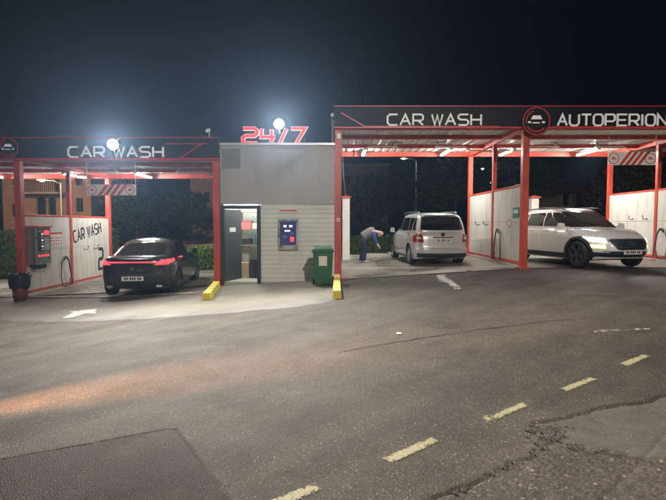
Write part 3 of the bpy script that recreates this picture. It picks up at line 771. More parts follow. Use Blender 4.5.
MB().span(KX0+.06, KX0+.55, KY-.036, KY-.031, 3.08, 3.62).build('repair_sheet', mat('repair_sheet', (.21, .205, .19), .5), K)
MB().span(KX0-.04, KX1+.04, KY-.07, KY+.10, KT-.05, KT+.01).build('roof_trim', 'galv', K)
MB().span(KX0-.02, KX1+.02, KY+.105, 16.6, KT-.12, KT-.02).build('roof', 'galv', K)
MB().span(KX0, KX0+.06, KY+.095, 16.5, kz-.1, KT-.125).build('side_wall', 'inner_wall', K)
MB().span(KX1-.06, KX1, KY+.095, 16.5, kz-.1, KT-.125).build('side_wall', 'siding', K)
MB().span(KX0+.065, KX1-.065, 15.2, 15.26, kz-.1, KT-.125).build('back_wall', 'inner_wall', K)
MB().span(KX0+.065, KX1-.065, KY+.095, 15.19, 2.6, 2.64).build('ceiling', 'inner_wall', K)
MB().span(KX0+.065, KX1-.065, KY+.0, 15.19, -.09, .025).build('floor', 'kerb', K)
# door frame and half-open leaf
fr = MB().span(DX0-.03, DX0+.05, KY-.03, KY+.10, -.02, DZ).span(DX1-.0, DX1+.095, KY-.03, KY+.10, -.02, DZ).span(DX0+.052, DX1-.002, KY-.03, KY+.10, DZ-.09, DZ).build('door_frame', 'charcoal', K)
dl = MB(); ang = R(68); ca_, sa_ = math.cos(ang), math.sin(ang); hx, hy = DX0+.06, KY+.03
mt = Matrix(((ca_, -sa_, 0, hx), (sa_, ca_, 0, hy), (0, 0, 1, 0), (0, 0, 0, 1)))
leaf = MB().add([mt @ Vector(p) for p in [(0,0,.035),(.82,0,.035),(.82,.045,.035),(0,.045,.035),(0,0,2.0),(.82,0,2.0),(.82,.045,2.0),(0,.045,2.0)]],
                [(3,2,1,0),(4,5,6,7),(0,1,5,4),(1,2,6,5),(2,3,7,6),(3,0,4,7)]).build('door', 'charcoal', K)
MB().tube([mt @ Vector((.74, -.03, 1.0)), mt @ Vector((.74, -.06, 1.0)), mt @ Vector((.62, -.06, 1.0))], .012, 6).build('door_handle', 'steel', leaf)
MB().add([mt @ Vector(p) for p in [(.22,-.004,1.38),(.52,-.004,1.38),(.52,-.004,1.50),(.22,-.004,1.50)]], [(0,1,2,3)]).build('door_notice', 'paper', leaf)
# interior lamp
tl = thing('room_light', 'lit tube light on the ceiling inside the kiosk', 'ceiling light', (-2.3, 14.2, 2.58))
MB().span(-2.35, -2.25, 13.7, 14.8, 2.55, 2.595).build('housing', 'white_plastic', tl)
MB().tube([(-2.3, 13.75, 2.53), (-2.3, 14.75, 2.53)], .02, 8).build('tube', 'room_tube', tl, smooth=True)
# shelf and goods
sh = thing('storage_shelf', 'wooden shelf rack seen through the open kiosk door', 'shelf', (-2.35, 14.6, .03))
for x in (-2.75, -2.17, -1.75):
    for y in (14.42, 14.85): MB().span(x-.02, x+.02, y-.02, y+.02, .026, 2.05).build('upright', 'wood', sh)
for z in (.3, .98, 1.45, 1.95): MB().span(-2.77, -1.73, 14.40, 14.87, z-.02, z+.004).build('shelf_board', 'wood', sh)
def goods(name, x, y, z, w, d, h, m, label, cat, kind='box'):
    if kind == 'box':
        t = thing(name, label, cat, (x, y, z))
        MB().span(x-w/2, x+w/2, y-d/2, y+d/2, z, z+h*.86).build('box_body', m, t, bevel=.004)
        MB().span(x-w/2-.003, x+w/2+.003, y-d/2-.003, y+d/2+.003, z+h*.865, z+h).build('lid', m, t, bevel=.004)
    else:
        t = thing(name, label, cat, (x, y, z))
        MB().lathe([(0,0),(w/2,0),(w/2,h*.62),(w*.2,h*.8),(w*.2,h*.88),(0,h*.88)], 16, Matrix.Translation((x,y,z))).build('bottle_body', m, t, smooth=True)
        MB().lathe([(0,0),(w*.24,0),(w*.24,h*.11),(0,h*.11)], 12, Matrix.Translation((x,y,z+h*.885))).build('cap', 'black_plastic', t)
goods('storage_box', -2.57, 14.6, 1.456, .32, .3, .24, 'pink_box', 'red box on the upper shelf in the kiosk', 'box')
goods('storage_box', -2.30, 14.58, 1.456, .16, .3, .17, 'paper', 'white carton on the upper shelf in the kiosk', 'box')
goods('storage_box', -1.95, 14.58, 1.456, .26, .3, .20, 'teal', 'teal box on the upper shelf beside the upright', 'box')
goods('storage_box', -2.55, 14.6, .986, .28, .3, .18, 'black_plastic', 'black box on the middle shelf in the kiosk', 'box')
goods('spray_bottle', -2.30, 14.55, .986, .09, .09, .28, 'blue_box', 'blue bottle on the middle shelf in the kiosk', 'bottle', 'b')
goods('spray_bottle', -2.05, 14.55, .986, .09, .09, .26, 'white_plastic', 'white bottle on the middle shelf in the kiosk', 'bottle', 'b')
goods('storage_box', -2.60, 14.35, .028, .30, .3, .45, 'card', 'brown carton on the kiosk floor below the shelf', 'box')
goods('storage_box', -2.28, 14.3, .028, .26, .3, .55, 'black_plastic', 'black crate on the kiosk floor below the shelf', 'box')
goods('storage_box', -2.45, 14.6, 1.956, .5, .3, .28, 'paper', 'white carton on the topmost shelf in the kiosk', 'box')
# payment machine in the wall
c = at(288.3, 235, KY-.02); pm = thing('payment_machine', 'steel framed payment machine with violet screen in the kiosk wall', 'payment machine', (c.x, KY, c.z-.4))
a = at(278.2, 250, KY-.05); b = at(298.2, 219.5, KY-.05); fx0, fx1, fz0, fz1 = a.x, b.x, a.z, b.z; y = KY-.0
MB().span(fx0, fx0+.055, y-.06, y+.01, fz0, fz1).span(fx1-.055, fx1, y-.06, y+.01, fz0, fz1).span(fx0+.056, fx1-.056, y-.06, y+.01, fz1-.05, fz1).build('frame', 'steel', pm, bevel=.004)
MB().span(fx0+.057, fx1-.057, y-.085, y+.01, fz0, fz0+.13).build('tray', 'steel', pm, bevel=.01)
MB().span(fx0+.057, fx1-.057, y-.03, y+.012, fz0+.135, fz1-.052).build('screen', 'screen', pm)
for (u, v, w, h, m, nm) in ((.30,.80,.20,.10,'led_white','display'),(.66,.80,.20,.10,'led_white','display'),(.45,.60,.36,.07,'led_white','menu_bar'),(.30,.35,.26,.10,'blue_box','keypad'),(.74,.24,.24,.20,'led_red','card_reader'),(.74,.48,.18,.12,'blue_box','coin_slot')):
    cx_, cz_ = fx0+.057+(fx1-fx0-.114)*u, fz0+.135+(fz1-fz0-.187)*v; W_, H_ = (fx1-fx0-.114)*w, (fz1-fz0-.187)*h
    o = MB().span(cx_-W_/2, cx_+W_/2, y-.036, y-.031, cz_-H_/2, cz_+H_/2).build(nm, m if m not in ('led_white','led_red') else m, pm)
a = at(278.8, 213, KY-.02); b = at(297.5, 207.8, KY-.02)
ns = thing('notice_sign', 'narrow white sign with red lettering above the payment machine', 'sign', ((a.x+b.x)/2, KY, a.z))
MB().span(a.x, b.x, KY-.035, KY-.022, a.z, b.z).build('board', 'paper', ns)
mb = MB(); x = a.x+.03
while x < b.x-.06:
    w = random.uniform(.03, .05); mb.span(x, x+w, KY-.039, KY-.0352, a.z+.04, b.z-.045); x += w+.012
mb.build('red_text_marks', 'red_paint', ns)
# small sticker on the red post
st = thing('post_sticker', 'small white sticker on the red post beside the green bin', 'sticker', (.14, 13.2, 1.7))
MB().span(.095, .185, FRONT-POST/2-.006, FRONT-POST/2-.001, 1.66, 1.76).build('sticker', 'paper', st); MB().span(.105, .175, FRONT-POST/2-.009, FRONT-POST/2-.0065, 1.70, 1.72).build('sticker_bar', 'red_paint', st)

# 24/7 sign
a = at(243, 143.2, KY-.02); b = at(305, 128.5, KY-.02)
sg = thing('opening_sign', 'red and white glowing 24/7 sign standing on the kiosk roof', 'sign', ((a.x+b.x)/2, KY, KT))
h = b.z-a.z; un = 1+1+.5+1+.9; w = (b.x-a.x)/un
lettering('24/7', 0, w, h, .10, .06, facing(a.x, KY+.03, a.z), 'neon_white', sg, m2='neon_red')
MB().span(a.x-.02, b.x+.02, KY+.035, KY+.06, a.z-.06, a.z-.035).span(a.x, a.x+.03, KY+.035, KY+.06, KT+.0, a.z-.061).span(b.x-.03, b.x, KY+.035, KY+.06, KT+.0, a.z-.061).build('support_rail', 'fascia', sg)
MB().span(a.x-.02, b.x+.02, KY+.065, KY+.08, a.z-.05, b.z+.04).build('backing', 'fascia', sg)

# ------------------------------------------------------------------ floodlights
def floodlight(loc, aim, base, label, watts):
    loc = Vector(loc); aim = Vector(aim); t = thing('floodlight', label, 'floodlight', base)
    d = (aim-loc).normalized(); rot = d.to_track_quat('-Z', 'Y').to_matrix().to_4x4(); mt = Matrix.Translation(loc) @ rot
    MB().lathe([(.125, -.012), (.135, -.012), (.135, .03), (.10, .09), (.04, .13), (0, .13)], 28, mt).build('housing', 'black_plastic', t, smooth=True)
    n_ = 28; ring = [mt @ Vector((.124*math.cos(2*math.pi*k/n_), .124*math.sin(2*math.pi*k/n_), -.017)) for k in range(n_)]
    MB().add(ring, [tuple(range(n_))[::-1]]).build('lens', 'flood_on', t)
    MB().tube([mt @ Vector((-.15,0,.04)), mt @ Vector((-.15,0,.2)), mt @ Vector((.15,0,.2)), mt @ Vector((.15,0,.04))], .012, 6).build('yoke', 'galv', t)
    MB().tube([mt @ Vector((0,0,.2)), base], .02, 8).build('arm', 'galv', t)
    L = bpy.data.lights.new('flood_beam', 'SPOT'); L.energy = watts; L.spot_size = R(128); L.spot_blend = 0.9; L.color = (1.0, .92, .80); L.shadow_soft_size = .14
    lo = bpy.data.objects.new('flood_beam', L); COL.objects.link(lo); lo.parent = t; lo.matrix_parent_inverse = Matrix.Translation(-WLOC[t])
    lo.location = loc + d*.05; lo.rotation_euler = d.to_track_quat('-Z', 'Y').to_euler()
p1 = at(113, 144.5, FRONT-.62); floodlight(p1, (-1.5, -5.0, 0.5), (p1.x, FRONT-.15, l1+.02), 'lit floodlight on the fascia over the black car', FLOOD_W)
p2 = at(279, 124, FRONT-.25); floodlight(p2, (1.0, -5.0, 0.5), (p2.x, KY+.25, KT-.02), 'lit floodlight behind the 24/7 sign on the kiosk roof', FLOOD_W)
def camera_pole(px, pyt, base, label):
    p = at(px, pyt, FRONT-.05); t = thing('security_camera', label, 'security camera', base)
    MB().tube([base, (base[0], base[1], p.z)], .014, 6).build('mast', 'galv', t)
    MB().tube([(base[0], base[1]-.02, p.z), (base[0]-.0, base[1]-.22, p.z-.06)], .045, 10).build('camera_housing', 'white_plastic', t, smooth=False)
camera_pole(211, 131, (-3.28, FRONT-.17, l1-.02), 'white security camera on a mast at the end of the black fascia')
camera_pole(334.5, 114, (-.02, KY+.02, KT), 'white security camera on a mast at the kiosk roof corner')

t = thing('power_cable', 'thin white cable hanging from the canopy corner to the gate pillar', 'cable', (.30, 14.0, 4.1))
MB().tube([(.23, FRONT+.05, 4.14), (.26, FRONT+.6, 3.75), (.34, 15.6, 3.05), (.45, 18.0, 2.75), (.53, 20.05, 2.72)], .009, 5).build('wire', 'white_plastic', t)
MB().span(.10, .20, FRONT-.16, FRONT-.1, 3.86, 4.0).build('junction_box', 'white_plastic', t)
# ================================================================== FORECOURT OBJECTS
def slab_kerb(name, p0, p1, w, h, m, label):
    p0, p1 = Vector((*p0, 0)), Vector((*p1, 0)); d = (p1-p0); n = Vector((-d.y, d.x, 0)).normalized()*w/2
    z0, z1 = float(H(p0.x, p0.y)), float(H(p1.x, p1.y)); t = thing(name, label, 'kerb block', (p0.x, p0.y, z0))
    k = 3
    for i in range(k):
        a, b = p0 + d*(i/k) + d.normalized()*.006, p0 + d*((i+1)/k) - d.normalized()*.006
        za_, zb_ = z0+(z1-z0)*i/k, z0+(z1-z0)*(i+1)/k
        MB().add([(a-n)+Vector((0,0,za_-.05)), (a+n)+Vector((0,0,za_-.05)), (b+n)+Vector((0,0,zb_-.05)), (b-n)+Vector((0,0,zb_-.05)),
                  (a-n*.8)+Vector((0,0,za_+h)), (a+n*.8)+Vector((0,0,za_+h)), (b+n*.8)+Vector((0,0,zb_+h)), (b-n*.8)+Vector((0,0,zb_+h))],
                 [(0,1,2,3),(7,6,5,4),(0,4,5,1),(1,5,6,2),(2,6,7,3),(3,7,4,0)]).build('kerb_stone', m, t, bevel=.018)
slab_kerb('parking_kerb', on_ground(206.5, 300.5), (-3.13, FRONT-.2), .20, .17, 'yellow_kerb', 'yellow painted kerb on the black car side of the kiosk')
slab_kerb('parking_kerb', on_ground(337, 299), (.10, FRONT-.2), .20, .17, 'yellow_kerb', 'yellow painted kerb beside the green wheelie bin')

def wheelie_bin(x, y):
    z = float(H(x, y))+.012; t = thing('wheelie_bin', 'green two-wheeled rubbish bin against the kiosk wall', 'bin', (x, y, z))
    w0, w1, d0, d1, h = .40, .50, .40, .50, .86
    vs = [(x-w0/2,y-d0/2+.02,z+.04),(x+w0/2,y-d0/2+.02,z+.04),(x+w0/2,y+d0/2,z+.04),(x-w0/2,y+d0/2,z+.04),(x-w1/2,y-d1/2,z+h),(x+w1/2,y-d1/2,z+h),(x+w1/2,y+d1/2,z+h),(x-w1/2,y+d1/2,z+h)]
    MB().add(vs, [(3,2,1,0),(4,5,6,7),(0,1,5,4),(1,2,6,5),(2,3,7,6),(3,0,4,7)]).build('bin_body', 'bin_green', t, bevel=.03)
    MB().span(x-w1/2-.025, x+w1/2+.025, y-d1/2-.03, y+d1/2+.02, z+h-.03, z+h+.025).build('rim', 'bin_green', t, bevel=.012)
    MB().add([(x-.26,y-.29,z+h+.028),(x+.26,y-.29,z+h+.028),(x+.26,y+.26,z+h+.028),(x-.26,y+.26,z+h+.028),(x-.23,y-.24,z+h+.085),(x+.23,y-.24,z+h+.085),(x+.23,y+.24,z+h+.11),(x-.23,y+.24,z+h+.11)],
             [(3,2,1,0),(4,5,6,7),(0,1,5,4),(1,2,6,5),(2,3,7,6),(3,0,4,7)]).build('lid', 'bin_green', t, bevel=.02)
    MB().tube([(x-.2,y+.27,z+h-.02),(x-.2,y+.31,z+h),(x+.2,y+.31,z+h),(x+.2,y+.27,z+h-.02)], .015, 6).build('handle', 'bin_green', t)
    for s in (-1, 1):
        MB().lathe([(0,-.025),(.10,-.025),(.10,.025),(0,.025)], 20, Matrix.Translation((x+s*.24, y+.17, z+.10)) @ Matrix.Rotation(R(90), 4, 'Y')).build('wheel', 'black_rubber', t)
    MB().add([(x-.10,y-.248,z+.50),(x+.10,y-.248,z+.50),(x+.10,y-.266,z+.74),(x-.10,y-.266,z+.74)], [(0,1,2,3)]).build('label_sheet', 'paper', t)
bx_, by_ = on_ground(323, 286.5); wheelie_bin(bx_, min(by_+.2, 12.95))

def bucket_bin():
    x, y = on_ground(16, 302); z = float(H(x, y))+.013
    y += .18
    t = thing('litter_bin', 'brown plastic litter bin with black liner beside the red post', 'bin', (x, y, z))
    MB().lathe([(0,0),(.15,0),(.215,.60),(.20,.60),(.14,.02),(0,.02)], 28, Matrix.Translation((x,y,z))).build('bucket', 'bin_brown', t, smooth=True)
    mb = MB(); n = 36; prof = [(.225,.33),(.245,.45),(.25,.58),(.262,.665),(.225,.70),(.18,.66),(.12,.50)]
    for j, (r, zz) in enumerate(prof):
        for i in range(n):
            a = 2*math.pi*i/n; k = r*(1+.06*math.sin(a*7+j*.9)+.03*math.sin(a*13+j*2)) ; mb.v.append((x+k*math.cos(a), y+k*math.sin(a), z+zz+.03*math.sin(a*5+j)))
    for j in range(len(prof)-1):
        for i in range(n): mb.f.append((j*n+i, j*n+(i+1)%n, (j+1)*n+(i+1)%n, (j+1)*n+i))
    mb.build('liner_bag', 'bag', t, smooth=True)
bucket_bin()

# pay terminal on the left partition
t = thing('pay_terminal', 'grey steel pay terminal with red displays mounted by the front post', 'terminal', (-8.3, 13.75, -.42))
tx0, tx1, ty0, ty1, tz0, tz1 = -8.44, -8.14, 13.42, 14.12, .47, 1.50
MB().span(tx0, tx1, ty0, ty1, tz0, tz1).build('cabinet', 'steel', t, bevel=.012)
MB().span(tx0-.02, tx1+.05, ty0-.03, ty1+.04, tz1+.004, tz1+.05).build('red_hood', 'red_paint', t, bevel=.006)
MB().span(tx1+.001, tx1+.012, ty0+.10, ty0+.34, tz0+.36, tz1-.14).build('keypad_panel', 'black_plastic', t)
for k in range(6):
    MB().span(tx1+.0125, tx1+.02, ty0+.24, ty0+.31, tz0+.40+.085*k, tz0+.445+.085*k).build('button', 'led_white' if k % 2 else 'white_plastic', t)
MB().span(tx1+.001, tx1+.012, ty0+.40, ty0+.62, tz1-.20, tz1-.09).build('display', 'led_red', t)
for k in range(4): MB().span(tx1+.001, tx1+.014, ty0+.10+.14*k, ty0+.16+.14*k, tz0+.22, tz0+.27).build('signal_lamp', 'led_red', t)
MB().span(tx0+.05, tx1-.05, ty0+.15, ty1-.15, tz0-.12, tz0-.002).build('cable_box', 'black_plastic', t)
MB().span(tx1+.001, tx1+.012, ty0+.40, ty0+.62, tz0+.40, tz1-.30).build('front_plate', 'galv', t)
# notice on the left partition
t = thing('price_notice', 'white notice board with red heading beside the pay terminal', 'notice', (-8.44, 14.85, 1.1))
MB().span(-8.446, -8.436, 14.42, 15.28, .92, 1.36).build('board', 'paper', t)
MB().span(-8.4355, -8.431, 14.44, 15.26, 1.29, 1.345).build('heading', 'red_paint', t)
mb = MB()
for r in range(3):
    for k in range(6): mb.span(-8.4355, -8.432, 14.50+.13*k, 14.58+.13*k, .98+.09*r, 1.02+.09*r)
mb.build('pictograms', 'pink_box', t)
# notices on the middle partition (face towards -X)
t = thing('teal_notice', 'small teal and white notice on the partition near the white car', 'notice', (5.13, 13.9, 1.8))
MB().span(5.126, 5.138, 13.55, 14.02, 1.78, 2.06).build('board', 'teal', t); MB().span(5.121, 5.1255, 13.60, 13.97, 1.90, 2.00).build('text_strip', 'paper', t)
t = thing('round_sticker', 'round pinkish warning sticker below the teal notice', 'sticker', (5.13, 14.3, 1.6))
MB().lathe([(0,0),(.13,0),(.13,.006),(0,.006)], 24, facing_mx(5.138, 14.3, 1.62)).build('disc', 'paper', t)
mb = MB(); ribbon(mb, [(.11*math.cos(a), .11*math.sin(a)) for a in np.linspace(0, 2*math.pi, 25)], .03, .003, facing_mx(5.1315, 14.3, 1.62)); mb.build('ring', 'red_paint', t)
# paper scrap on the road
x, y = on_ground(399, 334); mb = MB(); zc_ = float(H(x, y))
mb.add([(x-.035,y-.04,zc_+.008),(x+.03,y-.045,zc_+.014),(x+.045,y+.04,zc_+.010),(x-.025,y+.045,zc_+.018),(x,y,zc_+.022)], [(0,1,4),(1,2,4),(2,3,4),(3,0,4)])
o = mb.build('paper_scrap', 'paper', None); set_props(o, 'small white paper scrap lying on the asphalt', 'litter')

# ================================================================== CARS
class Vol:
    """a car volume sliced level by level: superellipse plan, local +Y is forward, Z up from the ground"""
    def __init__(s, w, yf, yr, n, zb, zt, nf=None):
        s.w, s.yf, s.yr, s.n, s.zb, s.zt = w, yf, yr, n, zb, zt; s.nf = nf or n
    def plan(s, lv):
        a, b = s.yf(lv), s.yr(lv); return s.w(lv), (a+b)/2, (a-b)/2
    def side_x(s, lv, y):
        w, m, h = s.plan(lv); n = s.nf if y > m else s.n
        u = min(abs((y-m)/h), .9995); return w*(1-u**n)**(1/n)
    def end_y(s, lv, x, sg):
        w, m, h = s.plan(lv); n = s.nf if sg > 0 else s.n
        u = min(abs(x/w), .9995); return m + sg*h*(1-u**n)**(1/n)
    def z(s, lv, y): return s.zb(y) + lv*(s.zt(y)-s.zb(y))
    def lv(s, y, z): return min(max((z-s.zb(y))/(s.zt(y)-s.zb(y)), 0), 1)
    def mesh(s, levels=18, seg=120, crown=.03, cap_rings=6):
        vs, fs = [], []
        def ring(lv, k):
            w, m, h = s.plan(lv)
            for j in range(seg):
                a = 2*math.pi*(j+.5)/seg; c, sn = math.cos(a), math.sin(a)
                n = s.nf if sn > 0 else s.n
                x = w*math.copysign(abs(c)**(2/n), c); y = m + h*math.copysign(abs(sn)**(2/n), sn)
                x *= k; y = m + (y-m)*k
                vs.append((x, y, s.z(lv, y) + crown*(1-k*k)*(1 if lv > .5 else 0)))
        for i in range(levels+1): ring(i/levels, 1)
        for i in range(1, cap_rings+1): ring(1, 1-i/(cap_rings+.3))
        nr = levels+1+cap_rings
        for i in range(nr-1):
            for j in range(seg): fs.append((i*seg+j, i*seg+(j+1)%seg, (i+1)*seg+(j+1)%seg, (i+1)*seg+j))
        fs.append(tuple((nr-1)*seg+j for j in range(seg))); fs.append(tuple(range(seg))[::-1])
        me = bpy.data.meshes.new('body'); me.from_pydata(vs, [], fs); me.update(); return me
    # patches: bottom and top polylines of the same count
    def patch(s, kind, bot, top, off, nu=10, nv=6, sg=1, thick=.012):
        bot, top = np.array(bot, float), np.array(top, float)
        def res(P, u):
            k = u*(len(P)-1); i = min(int(k), len(P)-2); f = k-i; return P[i]*(1-f)+P[i+1]*f
        mb = MB(); outer, inner = [], []
        for j in range(nv+1):
            for i in range(nu+1):
                u, v = i/nu, j/nv; p = res(bot, u)*(1-v)+res(top, u)*v
                if kind == 'side':
                    y, z = p; x = s.side_x(s.lv(y, z), y); outer.append((sg*(x+off), y, z)); inner.append((sg*(x-thick), y, z))
                elif kind == 'end':
                    x, z = p; y = s.yf(.5) if sg > 0 else s.yr(.5)
                    for _ in range(4): y = s.end_y(s.lv(y, z), x, sg)
                    outer.append((x, y+sg*off, z)); inner.append((x, y-sg*thick, z))
                else:
                    x, y = p; w, m, h = s.plan(1); n = s.nf if y > m else s.n
                    k = min((abs(x/w)**n + abs((y-m)/h)**n)**(1/n), 1); z = s.zt(y) + s.crown*(1-k*k)
                    outer.append((x, y, z+off)); inner.append((x, y, z-thick))
        N = (nu+1)*(nv+1); mb.v = outer+inner; q = []
        for j in range(nv):
            for i in range(nu):
                a = j*(nu+1)+i; q.append((a, a+1, a+nu+2, a+nu+1))
        b = [i for i in range(nu+1)] + [j*(nu+1)+nu for j in range(1, nv+1)] + [nv*(nu+1)+i for i in range(nu-1, -1, -1)] + [j*(nu+1) for j in range(nv-1, 0, -1)]
        rim = [(b[i], b[(i+1) % len(b)], b[(i+1) % len(b)]+N, b[i]+N) for i in range(len(b))]
        mb.f = q + rim
        return mb
def finish_patch(mb, name, m, parent):
    me = bpy.data.meshes.new(name); me.from_pydata(mb.v, [], mb.f); me.update()
    bm = bmesh.new(); bm.from_mesh(me); bmesh.ops.recalc_face_normals(bm, faces=bm.faces[:]); bm.to_mesh(me); bm.free()
    o = link(name, me, m, parent)
    me.polygons.foreach_set('use_smooth', [True]*len(me.polygons)); me.set_sharp_from_angle(angle=R(40))
    return o
def car(name, label, loc, rz, sp, group=None):
    t = thing(name, label, 'car', loc, rz, group, world=False)
    LB = Vol(pchip(*sp['lw']), pchip(*sp['lf']), pchip(*sp['lr']), sp['n'][0], pchip(*sp['zb']), pchip(*sp['zt']), sp['n'][1])
    GH = Vol(pchip(*sp['gw']), pchip(*sp['gf']), pchip(*sp['gr']), sp['n'][2], pchip(*sp['gzb']), pchip(*sp['gzt']), sp['n'][3])
    LB.crown, GH.crown = .035, .045
    paint = sp['paint']
    # body shell with the wheel arches cut out
    me = LB.mesh(crown=LB.crown); tmp = bpy.data.objects.new('tmp', me); COL.objects.link(tmp)
    cb = MB()
    for wy in sp['axles']:
        for s_ in (-1, 1):
            cb.lathe([(0,-.16),(sp['wr']+.055,-.16),(sp['wr']+.055,.2),(0,.2)], 40, Matrix.Translation((s_*(sp['w']-.12), wy, sp['wr'])) @ Matrix.Rotation(R(90), 4, 'Y'))
    cme = bpy.data.meshes.new('cut'); cme.from_pydata(cb.v, [], cb.f); cme.update()
    bm = bmesh.new(); bm.from_mesh(cme); bmesh.ops.remove_doubles(bm, verts=bm.verts[:], dist=1e-5); bmesh.ops.recalc_face_normals(bm, faces=bm.faces[:]); bm.to_mesh(cme); bm.free()
    cme.materials.append(M['black_plastic']); me.materials.append(M[paint])
    ct = bpy.data.objects.new('tmp_cut', cme); COL.objects.link(ct)
    md = tmp.modifiers.new('b', 'BOOLEAN'); md.operation = 'DIFFERENCE'; md.object = ct; md.solver = 'EXACT'; md.material_mode = 'TRANSFER'
    dg = bpy.context.evaluated_depsgraph_get(); new = bpy.data.meshes.new_from_object(tmp.evaluated_get(dg))
    bpy.data.objects.remove(tmp); bpy.data.objects.remove(ct); new.name = 'body'
    body = link('body', new, None, t); new.polygons.foreach_set('use_smooth', [True]*len(new.polygons)); new.set_sharp_from_angle(angle=R(38))
    gm = GH.mesh(levels=14, crown=GH.crown); gm.name = 'cabin'
    cab = link('cabin', gm, paint, t, smooth=True); gm.set_sharp_from_angle(angle=R(50))
    def put(vol, kind, nm, m, bot, top, off=.006, sg=1, par=t, nu=10, nv=6, thick=.012):
        return finish_patch(vol.patch(kind, bot, top, off, nu, nv, sg, thick), nm, m, par)
    for (vn, kind, nm, m, bot, top, kw) in sp['patches']:
        vol = LB if vn == 'L' else GH
        kw = dict(kw); par = kw.pop('under', None)
        if kind == 'side':
            for s_ in (-1, 1):
                o = put(vol, kind, nm, m, bot, top, sg=s_, **kw)
                hd = None
                if nm == 'door' and sp.get('handles'):
                    y0, z0 = sp['handles'][kw.get('hid', 0)] if False else (bot[0][0]+.12, top[0][1]-.06)
                    MBh = LB.patch('side', [(y0, z0-.012), (y0+.17, z0-.012)], [(y0, z0+.014), (y0+.17, z0+.014)], .03, 4, 2, s_)
                    finish_patch(MBh, 'door_handle', sp['handles'], o)
        elif kind == 'end2':
            for s_ in (-1, 1):
                put(vol, 'end', nm, m, [(x*s_, z) for x, z in bot], [(x*s_, z) for x, z in top], **kw)
        else:
            put(vol, kind, nm, m, bot, top, **kw)
    # wheels
    wr = sp['wr']; tw = .215
    for wy in sp['axles']:
        for s_ in (-1, 1):
            c = Matrix.Translation((s_*(sp['w']-.02-tw/2), wy, wr)) @ Matrix.Rotation(R(90)*s_, 4, 'Y')
            rr = wr*.68
            tyre = MB().lathe([(rr,-tw/2+.01),(wr*.9,-tw/2),(wr*.985,-tw/2+.03),(wr,-tw/4),(wr,tw/4),(wr*.985,tw/2-.03),(wr*.9,tw/2),(rr,tw/2-.01)], 40, c, closed=True).build('wheel', 'tyre', t, smooth=True)
            mb = MB().lathe([(rr,-tw/2+.02),(rr,tw/2-.012),(rr*.94,tw/2-.012),(rr*.90,tw/2-.05),(rr*.88,-tw/2+.05),(rr*.3,-tw/2+.06),(0,-tw/2+.06)], 40, c)
            ns = sp['spokes']
            for k in range(ns):
                a = 2*math.pi*k/ns; m2 = c @ Matrix.Rotation(a, 4, 'Z')
                w0, w1 = rr*.13, rr*.20*5/ns*1.1
                vs = [(rr*.14,-w0,tw/2-.05),(rr*.96,-w1,tw/2-.035),(rr*.96,w1,tw/2-.035),(rr*.14,w0,tw/2-.05),(rr*.14,-w0,tw/2-.022),(rr*.96,-w1,tw/2-.014),(rr*.96,w1,tw/2-.014),(rr*.14,w0,tw/2-.022)]
                mb.add([m2 @ Vector(p) for p in vs], [(3,2,1,0),(4,5,6,7),(0,1,5,4),(1,2,6,5),(2,3,7,6),(3,0,4,7)])
            mb.lathe([(0,tw/2-.06),(rr*.24,tw/2-.06),(rr*.22,tw/2-.012),(0,tw/2-.008)], 20, c)
            mb.build('rim', sp['rim'], tyre)
    # mirrors
    my, mz = sp['mirror']
    for s_ in (-1, 1):
        x0 = LB.side_x(.95, my)
        o = MB().add([(s_*(x0-.06), my+.03, mz-.02), (s_*(x0+.05), my+.04, mz-.06), (s_*(x0+.22), my+.02, mz-.05), (s_*(x0+.20), my-.02, mz+.11), (s_*(x0+.06), my-.02, mz+.12),
                   (s_*(x0+.05), my+.14, mz-.04), (s_*(x0+.20), my+.12, mz-.03), (s_*(x0+.18), my+.11, mz+.09), (s_*(x0+.07), my+.13, mz+.10), (s_*(x0-.06), my+.10, mz-.02)],
                  [(1,2,3,4),(5,8,7,6),(1,5,6,2),(2,6,7,3),(3,7,8,4),(4,8,5,1),(0,9,5,1)]).build('mirror', sp.get('mirror_paint', paint), t, bevel=.012)
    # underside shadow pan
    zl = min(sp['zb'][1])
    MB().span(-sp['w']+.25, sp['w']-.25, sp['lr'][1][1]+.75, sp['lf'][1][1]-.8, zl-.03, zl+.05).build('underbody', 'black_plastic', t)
    sp['LB'], sp['GH'] = LB, GH
    return t
def plate(t, y, z, sg, w=.26, h=.055, glowing=False):
    o = MB().span(-w, w, min(y, y+sg*.012), max(y, y+sg*.012), z-h, z+h).build('number_plate', 'plate', t)
    mb = MB(); x = -w+.06
    for k in range(7):
        mb.span(x, x+.035, min(y+sg*.0125, y+sg*.015), max(y+sg*.0125, y+sg*.015), z-.032, z+.032); x += .052 + (.03 if k in (1, 4) else 0)
    mb.build('plate_characters', 'black_paint', o)['kind'] = 'stuff'
    return o
P = 'paint'
